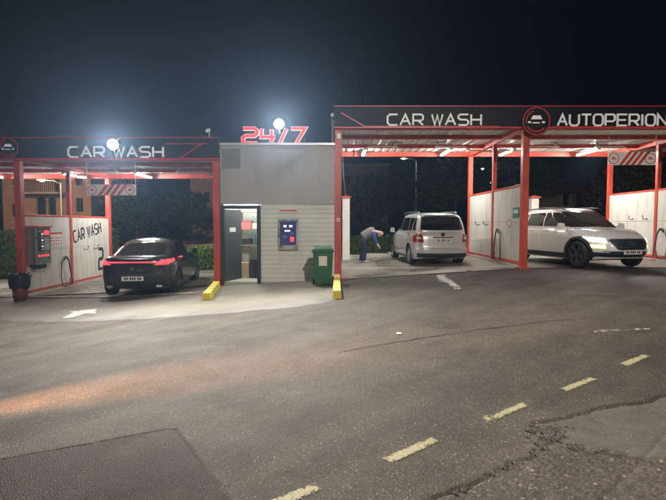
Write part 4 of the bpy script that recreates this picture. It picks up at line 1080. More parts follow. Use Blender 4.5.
# ---- black fastback saloon, rear light bar lit
def saloon_spec(paint, lit=True, glass='glass_dark'):
    tl = 'tail_on' if lit else 'tail_off'
    return dict(paint=paint, w=.93, wr=.345, axles=(-1.38, 1.42), spokes=10, rim='alloy_dark', mirror=(.62, 1.02), n=(5.2, 3.6, 5.0, 3.6), handles='black_plastic',
      lw=([0, .12, .35, .62, .85, 1], [.84, .90, .925, .93, .905, .80]),
      lf=([0, .2, .5, .8, 1], [2.20, 2.32, 2.36, 2.28, 2.05]), lr=([0, .2, .45, .8, .93, 1], [-2.16, -2.30, -2.35, -2.34, -2.33, -2.26]),
      zb=([-2.4, -1.9, 1.9, 2.4], [.33, .22, .21, .25]), zt=([-2.4, -2.0, -1.2, .2, .9, 1.6, 2.1, 2.4], [1.05, 1.06, 1.05, 1.01, .98, .90, .81, .72]),
      gw=([0, .3, .7, .92, 1], [.83, .79, .70, .62, .52]), gf=([0, .5, 1], [1.22, .78, .22]), gr=([0, .35, .75, 1], [-2.10, -1.66, -1.05, -.70]),
      gzb=([-2.4, 2.4], [.95, .95]), gzt=([-2.2, -1.6, -.8, -.2, .5, 1.3], [1.25, 1.38, 1.435, 1.45, 1.435, 1.37]),
      patches=[
        ('G','end','rear_window',glass,[(-.62,1.07),(0,1.08),(.62,1.07)],[(-.48,1.385),(0,1.40),(.48,1.385)],dict(sg=-1,off=.012)),
        ('G','end','windscreen',glass,[(-.66,1.03),(0,1.04),(.66,1.03)],[(-.52,1.39),(0,1.41),(.52,1.39)],dict(sg=1,off=.012)),
        ('G','side','side_window',glass,[(-.22,1.04),(.85,1.03)],[(-.24,1.365),(.30,1.36)],dict(off=.006)),
        ('G','side','side_window',glass,[(-1.42,1.07),(-.28,1.04)],[(-.95,1.34),(-.29,1.365)],dict(off=.006)),
        ('L','side','door',paint,[(-.25,.31),(.92,.31)],[(-.25,.985),(.92,.96)],dict(off=.005)),
        ('L','side','door',paint,[(-.98,.47),(-.80,.31),(-.27,.31)],[(-1.22,1.01),(-.80,1.005),(-.27,.985)],dict(off=.005)),
        ('L','end','light_bar',tl,[(-.80,.905),(-.5,.915),(0,.92),(.5,.915),(.80,.905)],[(-.80,.945),(-.5,.945),(0,.94),(.5,.945),(.80,.945)],dict(sg=-1,off=.012,nu=24,nv=3)),
        ('L','end2','tail_lamp',tl,[(.58,.885),(.85,.895)],[(.64,.965),(.89,.995)],dict(sg=-1,off=.016,nv=4)),
        ('L','end2','tail_lamp_hook',tl,[(.52,.872),(.80,.862)],[(.54,.886),(.82,.876)],dict(sg=-1,off=.014,nv=2)),
        ('L','end','bumper_insert','black_plastic',[(-.80,.30),(0,.28),(.80,.30)],[(-.66,.60),(0,.61),(.66,.60)],dict(sg=-1,off=.008,nu=20)),
        ('L','end','tailgate',paint,[(-.58,.63),(0,.625),(.58,.63)],[(-.60,.855),(0,.875),(.60,.855)],dict(sg=-1,off=.006,nu=16)),
        ('L','end2','headlamp','lens_clear',[(.52,.62),(.80,.62)],[(.50,.70),(.80,.72)],dict(sg=1,off=.01)),
        ('L','end','grille','black_plastic',[(-.45,.36),(0,.34),(.45,.36)],[(-.45,.60),(0,.61),(.45,.60)],dict(sg=1,off=.01)),
      ])
sp = saloon_spec('paint_black')
saloon = car('parked_car', 'black fastback car with lit red tail lights in the lower wash bay', (-5.16, 14.35, g(-5.2)+.012), R(5.5), sp)
LB = sp['LB']
plate(saloon, LB.end_y(.3, 0, -1)-.022, .53, -1)
MB().lathe([(0,0),(.045,0),(.045,.01),(0,.01)], 24, Matrix.Translation((0, LB.end_y(.6, 0, -1)-.008, .77)) @ Matrix.Rotation(R(90), 4, 'X')).build('badge', 'chrome', saloon)
for s_ in (-1, 1): MB().span(s_*.60-.07, s_*.60+.07, LB.end_y(.1, .6, -1)-.03, LB.end_y(.1, .6, -1)+.05, .30, .35).build('exhaust_tip', 'chrome', saloon)

# ---- silver compact van
van = dict(paint='paint_silver', w=.90, wr=.32, axles=(-1.32, 1.36), spokes=9, rim='alloy', mirror=(.98, 1.05), n=(7.0, 3.6, 7.5, 4.0), handles='paint_silver',
  lw=([0, .15, .4, .7, .9, 1], [.84, .885, .90, .895, .87, .80]),
  lf=([0, .25, .6, .85, 1], [2.08, 2.18, 2.20, 2.12, 1.95]), lr=([0, .12, .35, .40, .8, 1], [-2.16, -2.22, -2.235, -2.19, -2.17, -2.10]),
  zb=([-2.3, -1.8, 1.8, 2.3], [.27, .20, .20, .25]), zt=([-2.3, -1.0, .6, 1.2, 1.7, 2.3], [1.06, 1.05, 1.02, 1.0, .92, .76]),
  gw=([0, .3, .7, .93, 1], [.845, .825, .755, .69, .58]), gf=([0, .5, 1], [1.55, 1.02, .40]), gr=([0, .3, .7, .92, 1], [-2.11, -2.06, -1.94, -1.84, -1.70]),
  gzb=([-2.4, 2.4], [.95, .95]), gzt=([-2.2, -1.2, -.2, .5, 1.5], [1.60, 1.635, 1.645, 1.62, 1.56]),
  patches=[
    ('G','end','rear_window','glass_dark',[(-.68,1.14),(-.6,1.115),(0,1.11),(.6,1.115),(.68,1.14)],[(-.60,1.52),(-.52,1.54),(0,1.555),(.52,1.54),(.60,1.52)],dict(sg=-1,off=.012,nu=18)),
    ('G','end','windscreen','glass_dark',[(-.68,1.06),(0,1.07),(.68,1.06)],[(-.55,1.56),(0,1.58),(.55,1.56)],dict(sg=1,off=.012)),
    ('G','side','side_window','glass_dark',[(-.05,1.08),(1.05,1.07)],[(-.05,1.52),(.50,1.51)],dict(off=.006)),
    ('G','side','side_window','glass_dark',[(-1.05,1.09),(-.11,1.08)],[(-1.02,1.515),(-.11,1.52)],dict(off=.006)),
    ('G','side','side_window','glass_dark',[(-1.86,1.12),(-1.12,1.10)],[(-1.72,1.48),(-1.09,1.51)],dict(off=.006)),
    ('L','side','door','paint_silver',[(-.05,.30),(1.0,.30)],[(-.05,1.0),(1.05,.985)],dict(off=.005)),
    ('L','side','door','paint_silver',[(-.90,.45),(-.75,.30),(-.08,.30)],[(-1.10,1.01),(-.75,1.005),(-.08,1.0)],dict(off=.005)),
    ('L','side','side_moulding','paint_silver',[(-.88,.50),(1.0,.48)],[(-.88,.55),(1.0,.53)],dict(off=.016,nu=16,nv=2)),
    ('L','end2','tail_lamp','tail_off',[(.60,.735),(.885,.735)],[(.66,1.0),(.865,1.01)],dict(sg=-1,off=.016,nv=5)),
    ('L','end2','reverse_lamp','lens_clear',[(.66,.835),(.80,.835)],[(.68,.90),(.81,.90)],dict(sg=-1,off=.021,nv=3,nu=5)),
    ('L','end','tailgate','paint_silver',[(-.585,.63),(0,.62),(.585,.63)],[(-.64,1.02),(0,1.025),(.64,1.02)],dict(sg=-1,off=.006,nu=16)),
    ('L','end','bumper_top','paint_silver',[(-.86,.52),(0,.51),(.86,.52)],[(-.86,.60),(0,.605),(.86,.60)],dict(sg=-1,off=.022,nu=24,nv=3)),
    ('L','end','bumper_skirt','black_plastic',[(-.84,.26),(0,.25),(.84,.26)],[(-.86,.40),(0,.39),(.86,.40)],dict(sg=-1,off=.010,nu=24)),
    ('L','side','sill','black_plastic',[(-.92,.205),(.98,.205)],[(-.92,.28),(.98,.28)],dict(off=.006,nu=14,nv=2)),
    ('L','end2','headlamp','lens_clear',[(.48,.66),(.84,.68)],[(.52,.80),(.82,.86)],dict(sg=1,off=.012)),
    ('L','end','grille','black_plastic',[(-.45,.40),(0,.38),(.45,.40)],[(-.45,.66),(0,.67),(.45,.66)],dict(sg=1,off=.01)),
  ])
vloc = (3.24, 17.35, g(3.24)+.018)
vt = car('parked_car', 'silver compact van seen from behind with roof rails and dark windows', vloc, R(4.5), van)
LB, GH = van['LB'], van['GH']
plate(vt, LB.end_y(.62, 0, -1)-.02, .80, -1)
MB().span(-.32, .32, LB.end_y(.7, 0, -1)-.035, LB.end_y(.7, 0, -1)-.008, .875, .905).build('tailgate_grip', 'chrome', vt, bevel=.006)
yb_ = LB.end_y(.85, 0, -1)-.008
mtb = Matrix.Translation((0, yb_, .975)) @ Matrix.Rotation(R(90), 4, 'X')
bd = MB().lathe([(0,0),(.062,0),(.058,.012),(0,.012)], 28, mtb).build('badge', 'black_plastic', vt)
mb = MB(); mtb2 = mtb @ Matrix.Translation((0,0,.0125))
ribbon(mb, [(.055*math.cos(a), .055*math.sin(a)) for a in np.linspace(0, 2*math.pi, 25)], .010, .004, mtb2)
ribbon(mb, [(-.024,.046),(0,.004),(.024,.046)], .010, .004, mtb2); ribbon(mb, [(-.045,.026),(-.020,-.040),(0,-.004),(.020,-.040),(.045,.026)], .010, .004, mtb2)
mb.build('badge_mark', 'chrome', bd)
for s_ in (-1, 1):
    MB().tube([(s_*.60,-1.62,1.63),(s_*.61,-1.52,1.685),(s_*.62,-.5,1.70),(s_*.61,.35,1.69),(s_*.60,.46,1.625)], .018, 8).build('roof_rail', 'alloy', vt, smooth=True)
MB().tube([(0,GH.end_y(.3,0,-1)-.035,1.13),(.02,GH.end_y(.3,0,-1)-.04,1.15),(.42,GH.end_y(.35,0,-1)-.03,1.19)], .012, 6).build('rear_wiper', 'black_plastic', vt)
MB().span(-.5,.5,GH.end_y(.95,0,-1)-.05,GH.end_y(.95,0,-1)+.12,1.575,1.60).build('roof_spoiler','paint_silver',vt,bevel=.01)

# ---- white crossover with lights on
suv = dict(paint='paint_white', w=.925, wr=.36, axles=(-1.34, 1.33), spokes=5, rim='alloy_dark', mirror=(.72, 1.08), n=(5.5, 3.3, 5.5, 4.2), handles='paint_white',
  lw=([0, .15, .4, .7, .88, 1], [.86, .905, .925, .92, .89, .80]),
  lf=([0, .2, .45, .75, 1], [2.12, 2.23, 2.26, 2.20, 1.98]), lr=([0, .2, .5, .85, 1], [-2.08, -2.18, -2.21, -2.17, -2.08]),
  zb=([-2.3, -1.9, -1.6, 1.6, 1.9, 2.3], [.33, .27, .22, .22, .26, .30]), zt=([-2.3, -1.2, .3, 1.0, 1.6, 2.05, 2.3], [1.08, 1.09, 1.06, 1.04, .985, .91, .80]),
  gw=([0, .3, .7, .93, 1], [.84, .815, .735, .665, .56]), gf=([0, .5, 1], [1.25, .80, .22]), gr=([0, .4, .8, 1], [-2.08, -1.92, -1.62, -1.40]),
  gzb=([-2.4, 2.4], [.98, .98]), gzt=([-2.2, -1.4, -.5, .2, 1.3], [1.49, 1.57, 1.61, 1.595, 1.53]),
  patches=[
    ('G','end','rear_window','glass_dark',[(-.66,1.16),(0,1.15),(.66,1.16)],[(-.54,1.50),(0,1.52),(.54,1.50)],dict(sg=-1,off=.012)),
    ('G','end','windscreen','glass_dark',[(-.72,1.075),(0,1.10),(.72,1.075)],[(-.56,1.535),(0,1.555),(.56,1.535)],dict(sg=1,off=.012,nu=16)),
    ('G','side','side_window','glass_dark',[(-.20,1.10),(.86,1.09)],[(-.20,1.50),(.36,1.49)],dict(off=.006)),
    ('G','side','side_window','glass_dark',[(-1.10,1.12),(-.26,1.10)],[(-1.02,1.48),(-.26,1.50)],dict(off=.006)),
    ('G','side','side_window','glass_dark',[(-1.58,1.18),(-1.16,1.13)],[(-1.36,1.41),(-1.08,1.47)],dict(off=.006)),
    ('L','side','door','paint_white',[(-.18,.40),(.92,.40)],[(-.18,1.03),(.98,1.02)],dict(off=.005)),
    ('L','side','door','paint_white',[(-.90,.50),(-.75,.40),(-.21,.40)],[(-1.12,1.04),(-.75,1.04),(-.21,1.03)],dict(off=.005)),
    ('L','side','sill','black_plastic',[(-.96,.235),(.96,.235)],[(-.96,.37),(.96,.37)],dict(off=.010,nu=14,nv=2)),
    ('L','end','bumper_skirt','black_plastic',[(-.80,.325),(0,.315),(.80,.325)],[(-.86,.44),(0,.41),(.86,.44)],dict(sg=1,off=.010,nu=24)),
    ('L','end','grille','black_plastic',[(-.40,.52),(-.30,.50),(0,.495),(.30,.50),(.40,.52)],[(-.56,.76),(-.48,.785),(0,.79),(.48,.785),(.56,.76)],dict(sg=1,off=.012,nu=20)),
    ('L','end2','headlamp_housing','glass_dark',[(.56,.70),(.82,.73)],[(.58,.785),(.86,.84)],dict(sg=1,off=.012,nv=4)),
    ('L','end2','headlamp','head_on',[(.59,.705),(.80,.735)],[(.60,.785),(.83,.825)],dict(sg=1,off=.020,nv=4)),
    ('L','end2','fog_lamp','amber_on',[(.62,.545),(.78,.55)],[(.63,.62),(.80,.63)],dict(sg=1,off=.016,nv=4)),
    ('L','end','bumper_insert','black_plastic',[(-.58,.40),(0,.38),(.58,.40)],[(-.50,.475),(0,.47),(.50,.475)],dict(sg=1,off=.013,nu=18,nv=3)),
    ('L','end','bumper_chrome','chrome',[(-.64,.455),(0,.425),(.64,.455)],[(-.64,.475),(0,.445),(.64,.475)],dict(sg=1,off=.020,nu=18,nv=2)),
    ('L','end2','tail_lamp','tail_off',[(.50,.86),(.86,.86)],[(.55,1.0),(.84,1.02)],dict(sg=-1,off=.012)),
  ])
sh_ = R(-169)
sx_, sy_ = 7.12, 14.55
su = car('parked_car', 'white crossover with lit headlights driving out of the wash bay', (sx_, sy_, g(sx_)+.018), sh_, suv)
LB, GH = suv['LB'], suv['GH']
for k in range(5):
    z_ = .55 + .05*k; hw = .40+.16*(z_-.52)/.28
    finish_patch(LB.patch('end', [(-hw,z_-.008),(0,z_-.008),(hw,z_-.008)], [(-hw,z_+.008),(0,z_+.008),(hw,z_+.008)], .022, 16, 2, 1), 'grille_bar', 'chrome', su)
yb_ = LB.end_y(.7, 0, 1)+.030
mtb = Matrix.Translation((0, yb_, .68)) @ Matrix.Rotation(R(-90), 4, 'X') @ Matrix.Scale(-1, 4, (0,1,0))
bd = MB(); ribbon(bd, [(.085*math.cos(a), .048*math.sin(a)) for a in np.linspace(0, 2*math.pi, 29)], .012, .012, mtb)
ribbon(bd, [(-.045,-.035),(-.022,.035)], .012, .012, mtb); ribbon(bd, [(.022,-.035),(.045,.035)], .012, .012, mtb); ribbon(bd, [(-.032,-.006),(.034,.006)], .010, .012, mtb)
bd.build('badge', 'chrome', su)
plate(su, LB.end_y(.3, 0, 1)+.024, .45, 1)
for s_ in (-1, 1):     # black arch trims
    for wy in suv['axles']:
        mb = MB(); N = 22; r0_, r1_ = .36+.045, .36+.115
        for k in range(N+1):
            a = R(-8) + R(196)*k/N
            for r_ in (r0_, r1_):
                y_, z_ = wy+r_*math.cos(a), max(.36+r_*math.sin(a), .24); x_ = LB.side_x(LB.lv(y_, z_), y_)
                mb.v.append((s_*(x_+.012), y_, z_)); mb.v.append((s_*(x_-.03), y_, z_))
        for k in range(N):
            b = 4*k; mb.f += [(b, b+4, b+6, b+2), (b+2, b+6, b+7, b+3), (b, b+1, b+5, b+4)]
        finish_patch(mb, 'arch_trim', 'black_plastic', su)
    MB().tube([(s_*.58,-1.45,1.57),(s_*.60,-1.3,1.615),(s_*.61,-.4,1.645),(s_*.60,.3,1.62),(s_*.59,.42,1.57)], .016, 8).build('roof_rail', 'black_plastic', su, smooth=True)
    L = bpy.data.lights.new('headlamp_beam', 'SPOT'); L.energy = 260; L.spot_size = R(70); L.spot_blend = .7; L.color = (1, .96, .88); L.shadow_soft_size = .06
    lo = bpy.data.objects.new('headlamp_beam', L); COL.objects.link(lo); lo.parent = su
    lo.location = (s_*.68, LB.end_y(.7, .68, 1)+.06, .79); lo.rotation_euler = Vector((0, 1, -.005)).to_track_quat('-Z', 'Z').to_euler()
# interior mirror glint / wiper
MB().tube([(-.55, GH.end_y(.1,.55,1)+.03, 1.09), (.05, GH.end_y(.12,.0,1)+.03, 1.115)], .012, 6).build('wiper', 'black_plastic', su)
# ---- dark saloon far behind the lower bay, orange light put into its paint
sp2 = saloon_spec('paint_orange_glow', lit=False)
saloon_far = car('parked_car', 'dark car with orange glow in its paint beyond the green hedge behind the lower bay', (-8.3, 28.5, g(-8.3)+.01), R(92), sp2)

# ---- unseen car added beside the view, its amber lamp casting a road streak
wc = copy_tree(saloon_far); wc.location = (-7.6, 3.0, g(-7.6)+.01); wc.rotation_euler = (0, 0, R(-66)); WLOC[wc] = None
wc['label'] = 'unseen car added on the road, its amber lamp making the streak'
L = bpy.data.lights.new('streak_lamp_beam', 'SPOT'); L.energy = 4200; L.spot_size = R(24); L.spot_blend = 1.0; L.color = (1, .44, .18); L.shadow_soft_size = .05
lo = bpy.data.objects.new('streak_lamp_beam', L); COL.objects.link(lo); lo.parent = wc; lo.location = (.5, 2.46, .62); lo.rotation_euler = Vector((0, 1, -.005)).to_track_quat('-Z', 'Z').to_euler()
MB().lathe([(0,0),(.05,0),(.05,.02),(0,.03)], 16, Matrix.Translation((.5, 2.40, .62)) @ Matrix.Rotation(R(-90), 4, 'X')).build('fog_lamp', 'amber_on', wc)
bpy.context.view_layer.update()

# ================================================================== PERSON
def skin_mesh(name, verts, edges, radii, m, parent, root=0, sub=2):
    me = bpy.data.meshes.new(name); me.from_pydata(verts, edges, []); me.update()
    o = bpy.data.objects.new(name, me); COL.objects.link(o)
    md = o.modifiers.new('skin', 'SKIN'); md.use_smooth_shade = True
    if not me.skin_vertices: 
        bm = bmesh.new(); bm.from_mesh(me); bm.verts.layers.skin.verify(); bm.to_mesh(me); bm.free()
    for i, r in enumerate(radii):
        sv = me.skin_vertices[0].data[i]; sv.radius = (r, r) if not isinstance(r, tuple) else r; sv.use_root = (i == root)
    sb = o.modifiers.new('sub', 'SUBSURF'); sb.levels = sub; sb.render_levels = sub
    me.materials.append(M[m])
    dg = bpy.context.evaluated_depsgraph_get(); new = bpy.data.meshes.new_from_object(o.evaluated_get(dg))
    bpy.data.objects.remove(o); new.name = name
    if not new.materials: new.materials.append(M[m])
    return link(name, new, None, parent, smooth=True)
def chain(pts, k0=0): return [(k0+i, k0+i+1) for i in range(len(pts)-1)]
# person bends forward facing local +x; z up
def person(loc, rz):
    t = thing('person', 'person in grey vest and blue sleeves bending forward behind the silver van', 'person', loc, rz, world=False)
    hip = (0, 0, .93); chest = (.36, 0, 1.15); neck = (.47, 0, 1.15)
    V = [hip, (.14, 0, 1.04), chest, neck, (.545, 0, 1.12), (.60, 0, 1.08)]
    Rr = [.10, .10, .10, .05, .085, .09]; E = [(0,1),(1,2),(2,3),(3,4),(4,5)]
    def add(base, pts, rad):
        k = base
        for p, r in zip(pts, rad): V.append(p); Rr.append(r); E.append((k, len(V)-1)); k = len(V)-1
        return k
    joints = {}
    for s in (-1, 1):
        fx = .05 if s < 0 else -.06
        add(0, [(.0, s*.10, .88), (.02+fx*.6, s*.11, .50), (-.03+fx, s*.11, .10), (.09+fx, s*.12, .045)], [.09, .062, .045, .04])
        w = add(2, [(.38, s*.19, 1.12), (.42+.03*s, s*.22, .86), (.52+.03*s, s*.15, .66)], [.06, .045, .032])
        hx, hy, hz = V[w]
        pk = add(w, [(hx+.05, hy*.96, hz-.06)], [.030])
        for f in range(4):
            o_ = (f-1.5)*.018
            add(pk, [(hx+.085, hy*.96+o_, hz-.10), (hx+.10, hy*.96+o_, hz-.135), (hx+.092, hy*.96+o_, hz-.16+.006*abs(f-1))], [.010, .009, .008])
        add(w, [(hx+.045, hy*.96-s*.035, hz-.04), (hx+.075, hy*.96-s*.045, hz-.075)], [.011, .009])
    skin_mesh('body', V, E, Rr, 'skin', t)
    # trousers
    tv = [(-.01, 0, .95), (.06, 0, 1.0)]; te = [(0,1)]; tr = [.155, .155]
    for s in (-1, 1):
        fx = .05 if s < 0 else -.06; k = 0
        for p, r in zip([(.0, s*.10, .87), (.02+fx*.6, s*.11, .50), (-.03+fx, s*.11, .12), (-.025+fx, s*.11, .07)], [.108, .085, .074, .078]):
            tv.append(p); tr.append(r); te.append((k, len(tv)-1)); k = len(tv)-1
    skin_mesh('trousers', tv, te, tr, 'navy_cloth', t)
    skin_mesh('vest', [(-.05,0,.93),(.03,0,.985),(.14,0,1.05),(.27,0,1.115),(.37,0,1.14),(.45,0,1.145)], [(0,1),(1,2),(2,3),(3,4),(4,5)], [(.15,.19),(.16,.20),(.155,.20),(.16,.22),(.15,.21),(.09,.11)], 'vest', t)
    for s in (-1, 1):
        skin_mesh('sleeve', [(.36,s*.12,1.13),(.385,s*.20,1.10),(.42+.03*s,s*.225,.86),(.51+.03*s,s*.16,.68)], [(0,1),(1,2),(2,3)], [.09,.088,.068,.05], 'blue_cloth', t)
        fx = .05 if s < 0 else -.06
        skin_mesh('shoe', [(-.055+fx,s*.11,.055),(.04+fx,s*.115,.05),(.16+fx,s*.125,.04)], [(0,1),(1,2)], [(.05,.05),(.048,.045),(.042,.034)], 'shoe', t)
    # head: skull with face, ears, thin grey hair
    hc = Vector((.62, 0, 1.055)); fwd = Vector((.55, 0, -.83)).normalized(); up = Vector((.83, 0, .55)).normalized(); lf = Vector((0, 1, 0))
    def hp(f, l, u): return hc + fwd*f + lf*l + up*u
    mb = MB(); nu, nv = 22, 14
    for j in range(nv+1):
        ph = math.pi*j/nv
        for i in range(nu):
            th = 2*math.pi*i/nu; f, l, u = math.sin(ph)*math.cos(th), math.sin(ph)*math.sin(th), math.cos(ph)
            rf = .098 if f > 0 else .10; jaw = 1 - .28*max(0, -u)*(1 if True else 0)
            F, Lw, U = f*rf*(1-.10*max(0,-u)), l*.078*jaw, u*.122
            if f > .75 and abs(l) < .25 and -.30 < u < .15: F += .022*(1-abs(l)/.25)*(.15-u)/.45
            if f > .7 and .15 < abs(l) < .55 and .0 < u < .3: F -= .010
            mb.v.append(tuple(hp(F, Lw, U)))
    for j in range(nv):
        for i in range(nu): mb.f.append((j*nu+i, j*nu+(i+1)%nu, (j+1)*nu+(i+1)%nu, (j+1)*nu+i))
    hd = mb.build('head', 'skin', t, smooth=True)
    for s in (-1, 1):
        MB().lathe([(0,-.008),(.02,-.008),(.028,0),(.018,.006),(0,.004)], 12, Matrix.Translation(hp(-.005, s*.078, -.005)) @ Matrix.Rotation(R(-90)*s, 4, 'X')).build('ear', 'skin', hd, smooth=True)
        MB().lathe([(0,.011),(.009,.006),(.011,0),(0,-.01)], 10, Matrix.Translation(hp(.088, s*.032, .018)) @ fwd.to_track_quat('Z', 'Y').to_matrix().to_4x4()).build('eye', 'black_paint', hd, smooth=True)
    MB().span(0,.001,0,.001,0,.001)
    MB().tube([hp(.092, -.025, -.058), hp(.099, 0, -.060), hp(.092, .025, -.058)], .006, 6).build('mouth', 'pink_box', hd)
    mb = MB()
    for j in range(7):
        ph = R(30)+R(75)*j/6
        for i in range(13):
            th = R(95)+R(170)*i/12; mb.v.append(tuple(hp(math.sin(ph)*math.cos(th)*.104, math.sin(ph)*math.sin(th)*.082, math.cos(ph)*.126-.01)))
    for j in range(6):
        for i in range(12): mb.f.append((j*13+i, j*13+i+1, (j+1)*13+i+1, (j+1)*13+i))
    mb.build('hair', 'vest', hd, smooth=True)
    return t
person((1.13, 18.2, g(1.13)+.018), 0.0)

# ================================================================== BACKGROUND
def leaf_mesh(name, pts, size, seed=1):
    rs = np.random.RandomState(seed); n = len(pts)
    a = rs.normal(size=(n, 3)); a /= np.linalg.norm(a, axis=1)[:, None]
    b = rs.normal(size=(n, 3)); b -= (b*a).sum(1)[:, None]*a; b /= np.linalg.norm(b, axis=1)[:, None]
    s = size*rs.uniform(.6, 1.4, (n, 1)); P = np.asarray(pts)
    v = np.stack([P-a*s, P+b*s*.45, P+a*s, P-b*s*.45], 1).reshape(-1, 3)
    me = bpy.data.meshes.new(name); me.vertices.add(4*n); me.vertices.foreach_set('co', v.astype(np.float32).reshape(-1))
    me.loops.add(4*n); me.loops.foreach_set('vertex_index', np.arange(4*n, dtype=np.int32))
    me.polygons.add(n); me.polygons.foreach_set('loop_start', (np.arange(n)*4).astype(np.int32)); me.update(calc_edges=True)
    return me
def hedge(x0, x1, y, zg, h, d, m, label, dens=900, size=.05, seed=1):
    rs = np.random.RandomState(seed); t = thing('hedge', label, 'hedge', ((x0+x1)/2, y, zg))
    n = int((x1-x0)*h*dens); px_ = rs.uniform(x0, x1, n); top = h*(.80+.35*fbm(px_*1.4, px_*0+seed, seed))
    pz = zg + top*rs.uniform(0, 1, n)**.7; edge = rs.uniform(-1, 1, n); py = y + d/2*np.sign(edge)*np.abs(edge)**.4 + .12*(fbm(px_*3, pz*3, seed+4)-.5)
    o = link('foliage', leaf_mesh('foliage', np.stack([px_, py, pz], 1), size, seed), m, t)
    mb = MB(); x = x0+.15
    while x < x1: mb.tube([(x, y, zg-.05), (x+rs.uniform(-.1,.1), y+rs.uniform(-.1,.1), zg+h*.75)], .02, 5); x += .4
    mb.build('stems', 'bark', t)
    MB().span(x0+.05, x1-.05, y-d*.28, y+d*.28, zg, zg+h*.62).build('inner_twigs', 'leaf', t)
hedge(-6.2, -2.9, 19.7, g(-4.7), 1.0, .7, 'leaf_lit', 'green hedge in a lit-up leaf colour behind the black car and the kiosk', 1500, .05, 1)
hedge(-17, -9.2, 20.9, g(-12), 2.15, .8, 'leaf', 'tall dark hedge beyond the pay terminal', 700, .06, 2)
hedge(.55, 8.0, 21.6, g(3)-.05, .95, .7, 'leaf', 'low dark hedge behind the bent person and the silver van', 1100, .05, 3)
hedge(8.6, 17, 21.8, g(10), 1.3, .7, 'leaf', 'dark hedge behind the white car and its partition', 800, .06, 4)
# low kerb wall behind the upper bays
kb = thing('rear_kerb', 'pale concrete kerb running behind the upper bays', 'kerb', (6, 20.6, .3))
x = .3
while x < 16:
    zg = g(x+.5); MB().span(x+.004, x+.996, 20.5, 20.68, zg-.1, zg+.17+random.uniform(-.005,.005)).build('kerb_stone', 'kerb', kb, bevel=.015); x += 1.0
def pillar(px, pyt, d, label):
    c = at(px, pyt, d); x = c.x; zg = g(x)-.1; t = thing('gate_pillar', label, 'pillar', (x, d, zg), group='white gate pillars behind the bays')
    MB().span(x-.15, x+.15, d-.15, d+.15, zg, c.z-.09).build('shaft', 'white_sheet', t, bevel=.01)
    MB().span(x-.21, x+.21, d-.21, d+.21, c.z-.088, c.z-.03).build('cap', 'red_steel', t, bevel=.01)
    MB().add([(x-.19,d-.19,c.z-.029),(x+.19,d-.19,c.z-.029),(x+.19,d+.19,c.z-.029),(x-.19,d+.19,c.z-.029),(x,d,c.z+.04)], [(3,2,1,0),(0,1,4),(1,2,4),(2,3,4),(3,0,4)]).build('cap_top', 'red_steel', t)
pillar(346, 196, 20.2, 'white gate pillar with red cap beside the kiosk')
pillar(534, 196, 20.2, 'white gate pillar with red cap behind the white car')

def street_lamp(x, y, h, label, m='street_on', power=0, arm=.9, col=(1,.9,.7), aim=None, armx=-1, cone=150):
    zg = g(x); t = thing('street_lamp', label, 'street lamp', (x, y, zg), group=None)
    MB().lathe([(0,-.2),(.11,-.2),(.11,.9),(.07,1.0),(.05,h-.3),(.04,h),(0,h)], 12, Matrix.Translation((x,y,zg))).build('pole', 'galv', t, smooth=True)
    MB().tube([(x,y,zg+h-.1),(x+armx*arm*.5,y,zg+h+.12),(x+armx*arm,y,zg+h+.15)], .03, 8).build('arm', 'galv', t, smooth=True)
    hx = x+armx*(arm+.25); hz = zg+h+.15
    MB().add([(hx-.3,y-.12,hz),(hx+.3,y-.12,hz),(hx+.3,y+.12,hz),(hx-.3,y+.12,hz),(hx-.22,y-.07,hz+.1),(hx+.26,y-.07,hz+.1),(hx+.26,y+.07,hz+.1),(hx-.22,y+.07,hz+.1)],[(4,5,6,7),(0,1,5,4),(1,2,6,5),(2,3,7,6),(3,0,4,7)]).build('lamp_head', 'galv', t)
    MB().lathe([(0,-.09),(.08,-.075),(.13,-.03),(.14,0.0),(0,0.0)], 14, Matrix.Translation((hx,y,hz-.002))).build('lamp_glass', m, t, smooth=True)
    if power:
        L = bpy.data.lights.new('lamp_beam', 'SPOT'); L.energy = power; L.color = col; L.spot_size = R(cone); L.spot_blend = .85; L.shadow_soft_size = .12
        lo = bpy.data.objects.new('lamp_beam', L); COL.objects.link(lo); lo.parent = t; lo.matrix_parent_inverse = Matrix.Translation(-WLOC[t]); lo.location = (hx, y, hz-.12)
        if aim is not None: lo.rotation_euler = (Vector(aim)-Vector((hx, y, hz))).to_track_quat('-Z', 'Y').to_euler()
    return t
def lamp_at(px, py, d, label, **k):
    p = at(px, py, d); x = p.x + 1.15; street_lamp(x, d, p.z-.1-g(x), label, **k)
lamp_at(482.5, 169, 52, 'lit street lamp in the distance, the taller of the pair by the red post', power=50)
lamp_at(489.5, 183, 66, 'lit street lamp in the distance, the shorter of the pair by the red post')
lamp_at(403.5, 159, 44, 'lit street lamp beyond the silver van, seen under the roof edge', power=50)
lamp_at(42, 181, 30, 'lit white street lamp in front of the orange building')
# sodium lamp hidden from view by the left fascia, lighting the orange building
street_lamp(-17.0, 27.0, 6.4, 'tall sodium street lamp standing before the orange building', m='sodium_on', power=1250, col=(1,.58,.26), aim=(-20, 36, 1.5), armx=-1)

street_lamp(2.0, -5.0, 7.6, 'tall unseen street lamp added behind the camera for front light', m='street_on', power=4800, col=(1,.90,.78), aim=(3.5, 13, 1), armx=1, cone=98)  # added out of view to brighten the road and car fronts
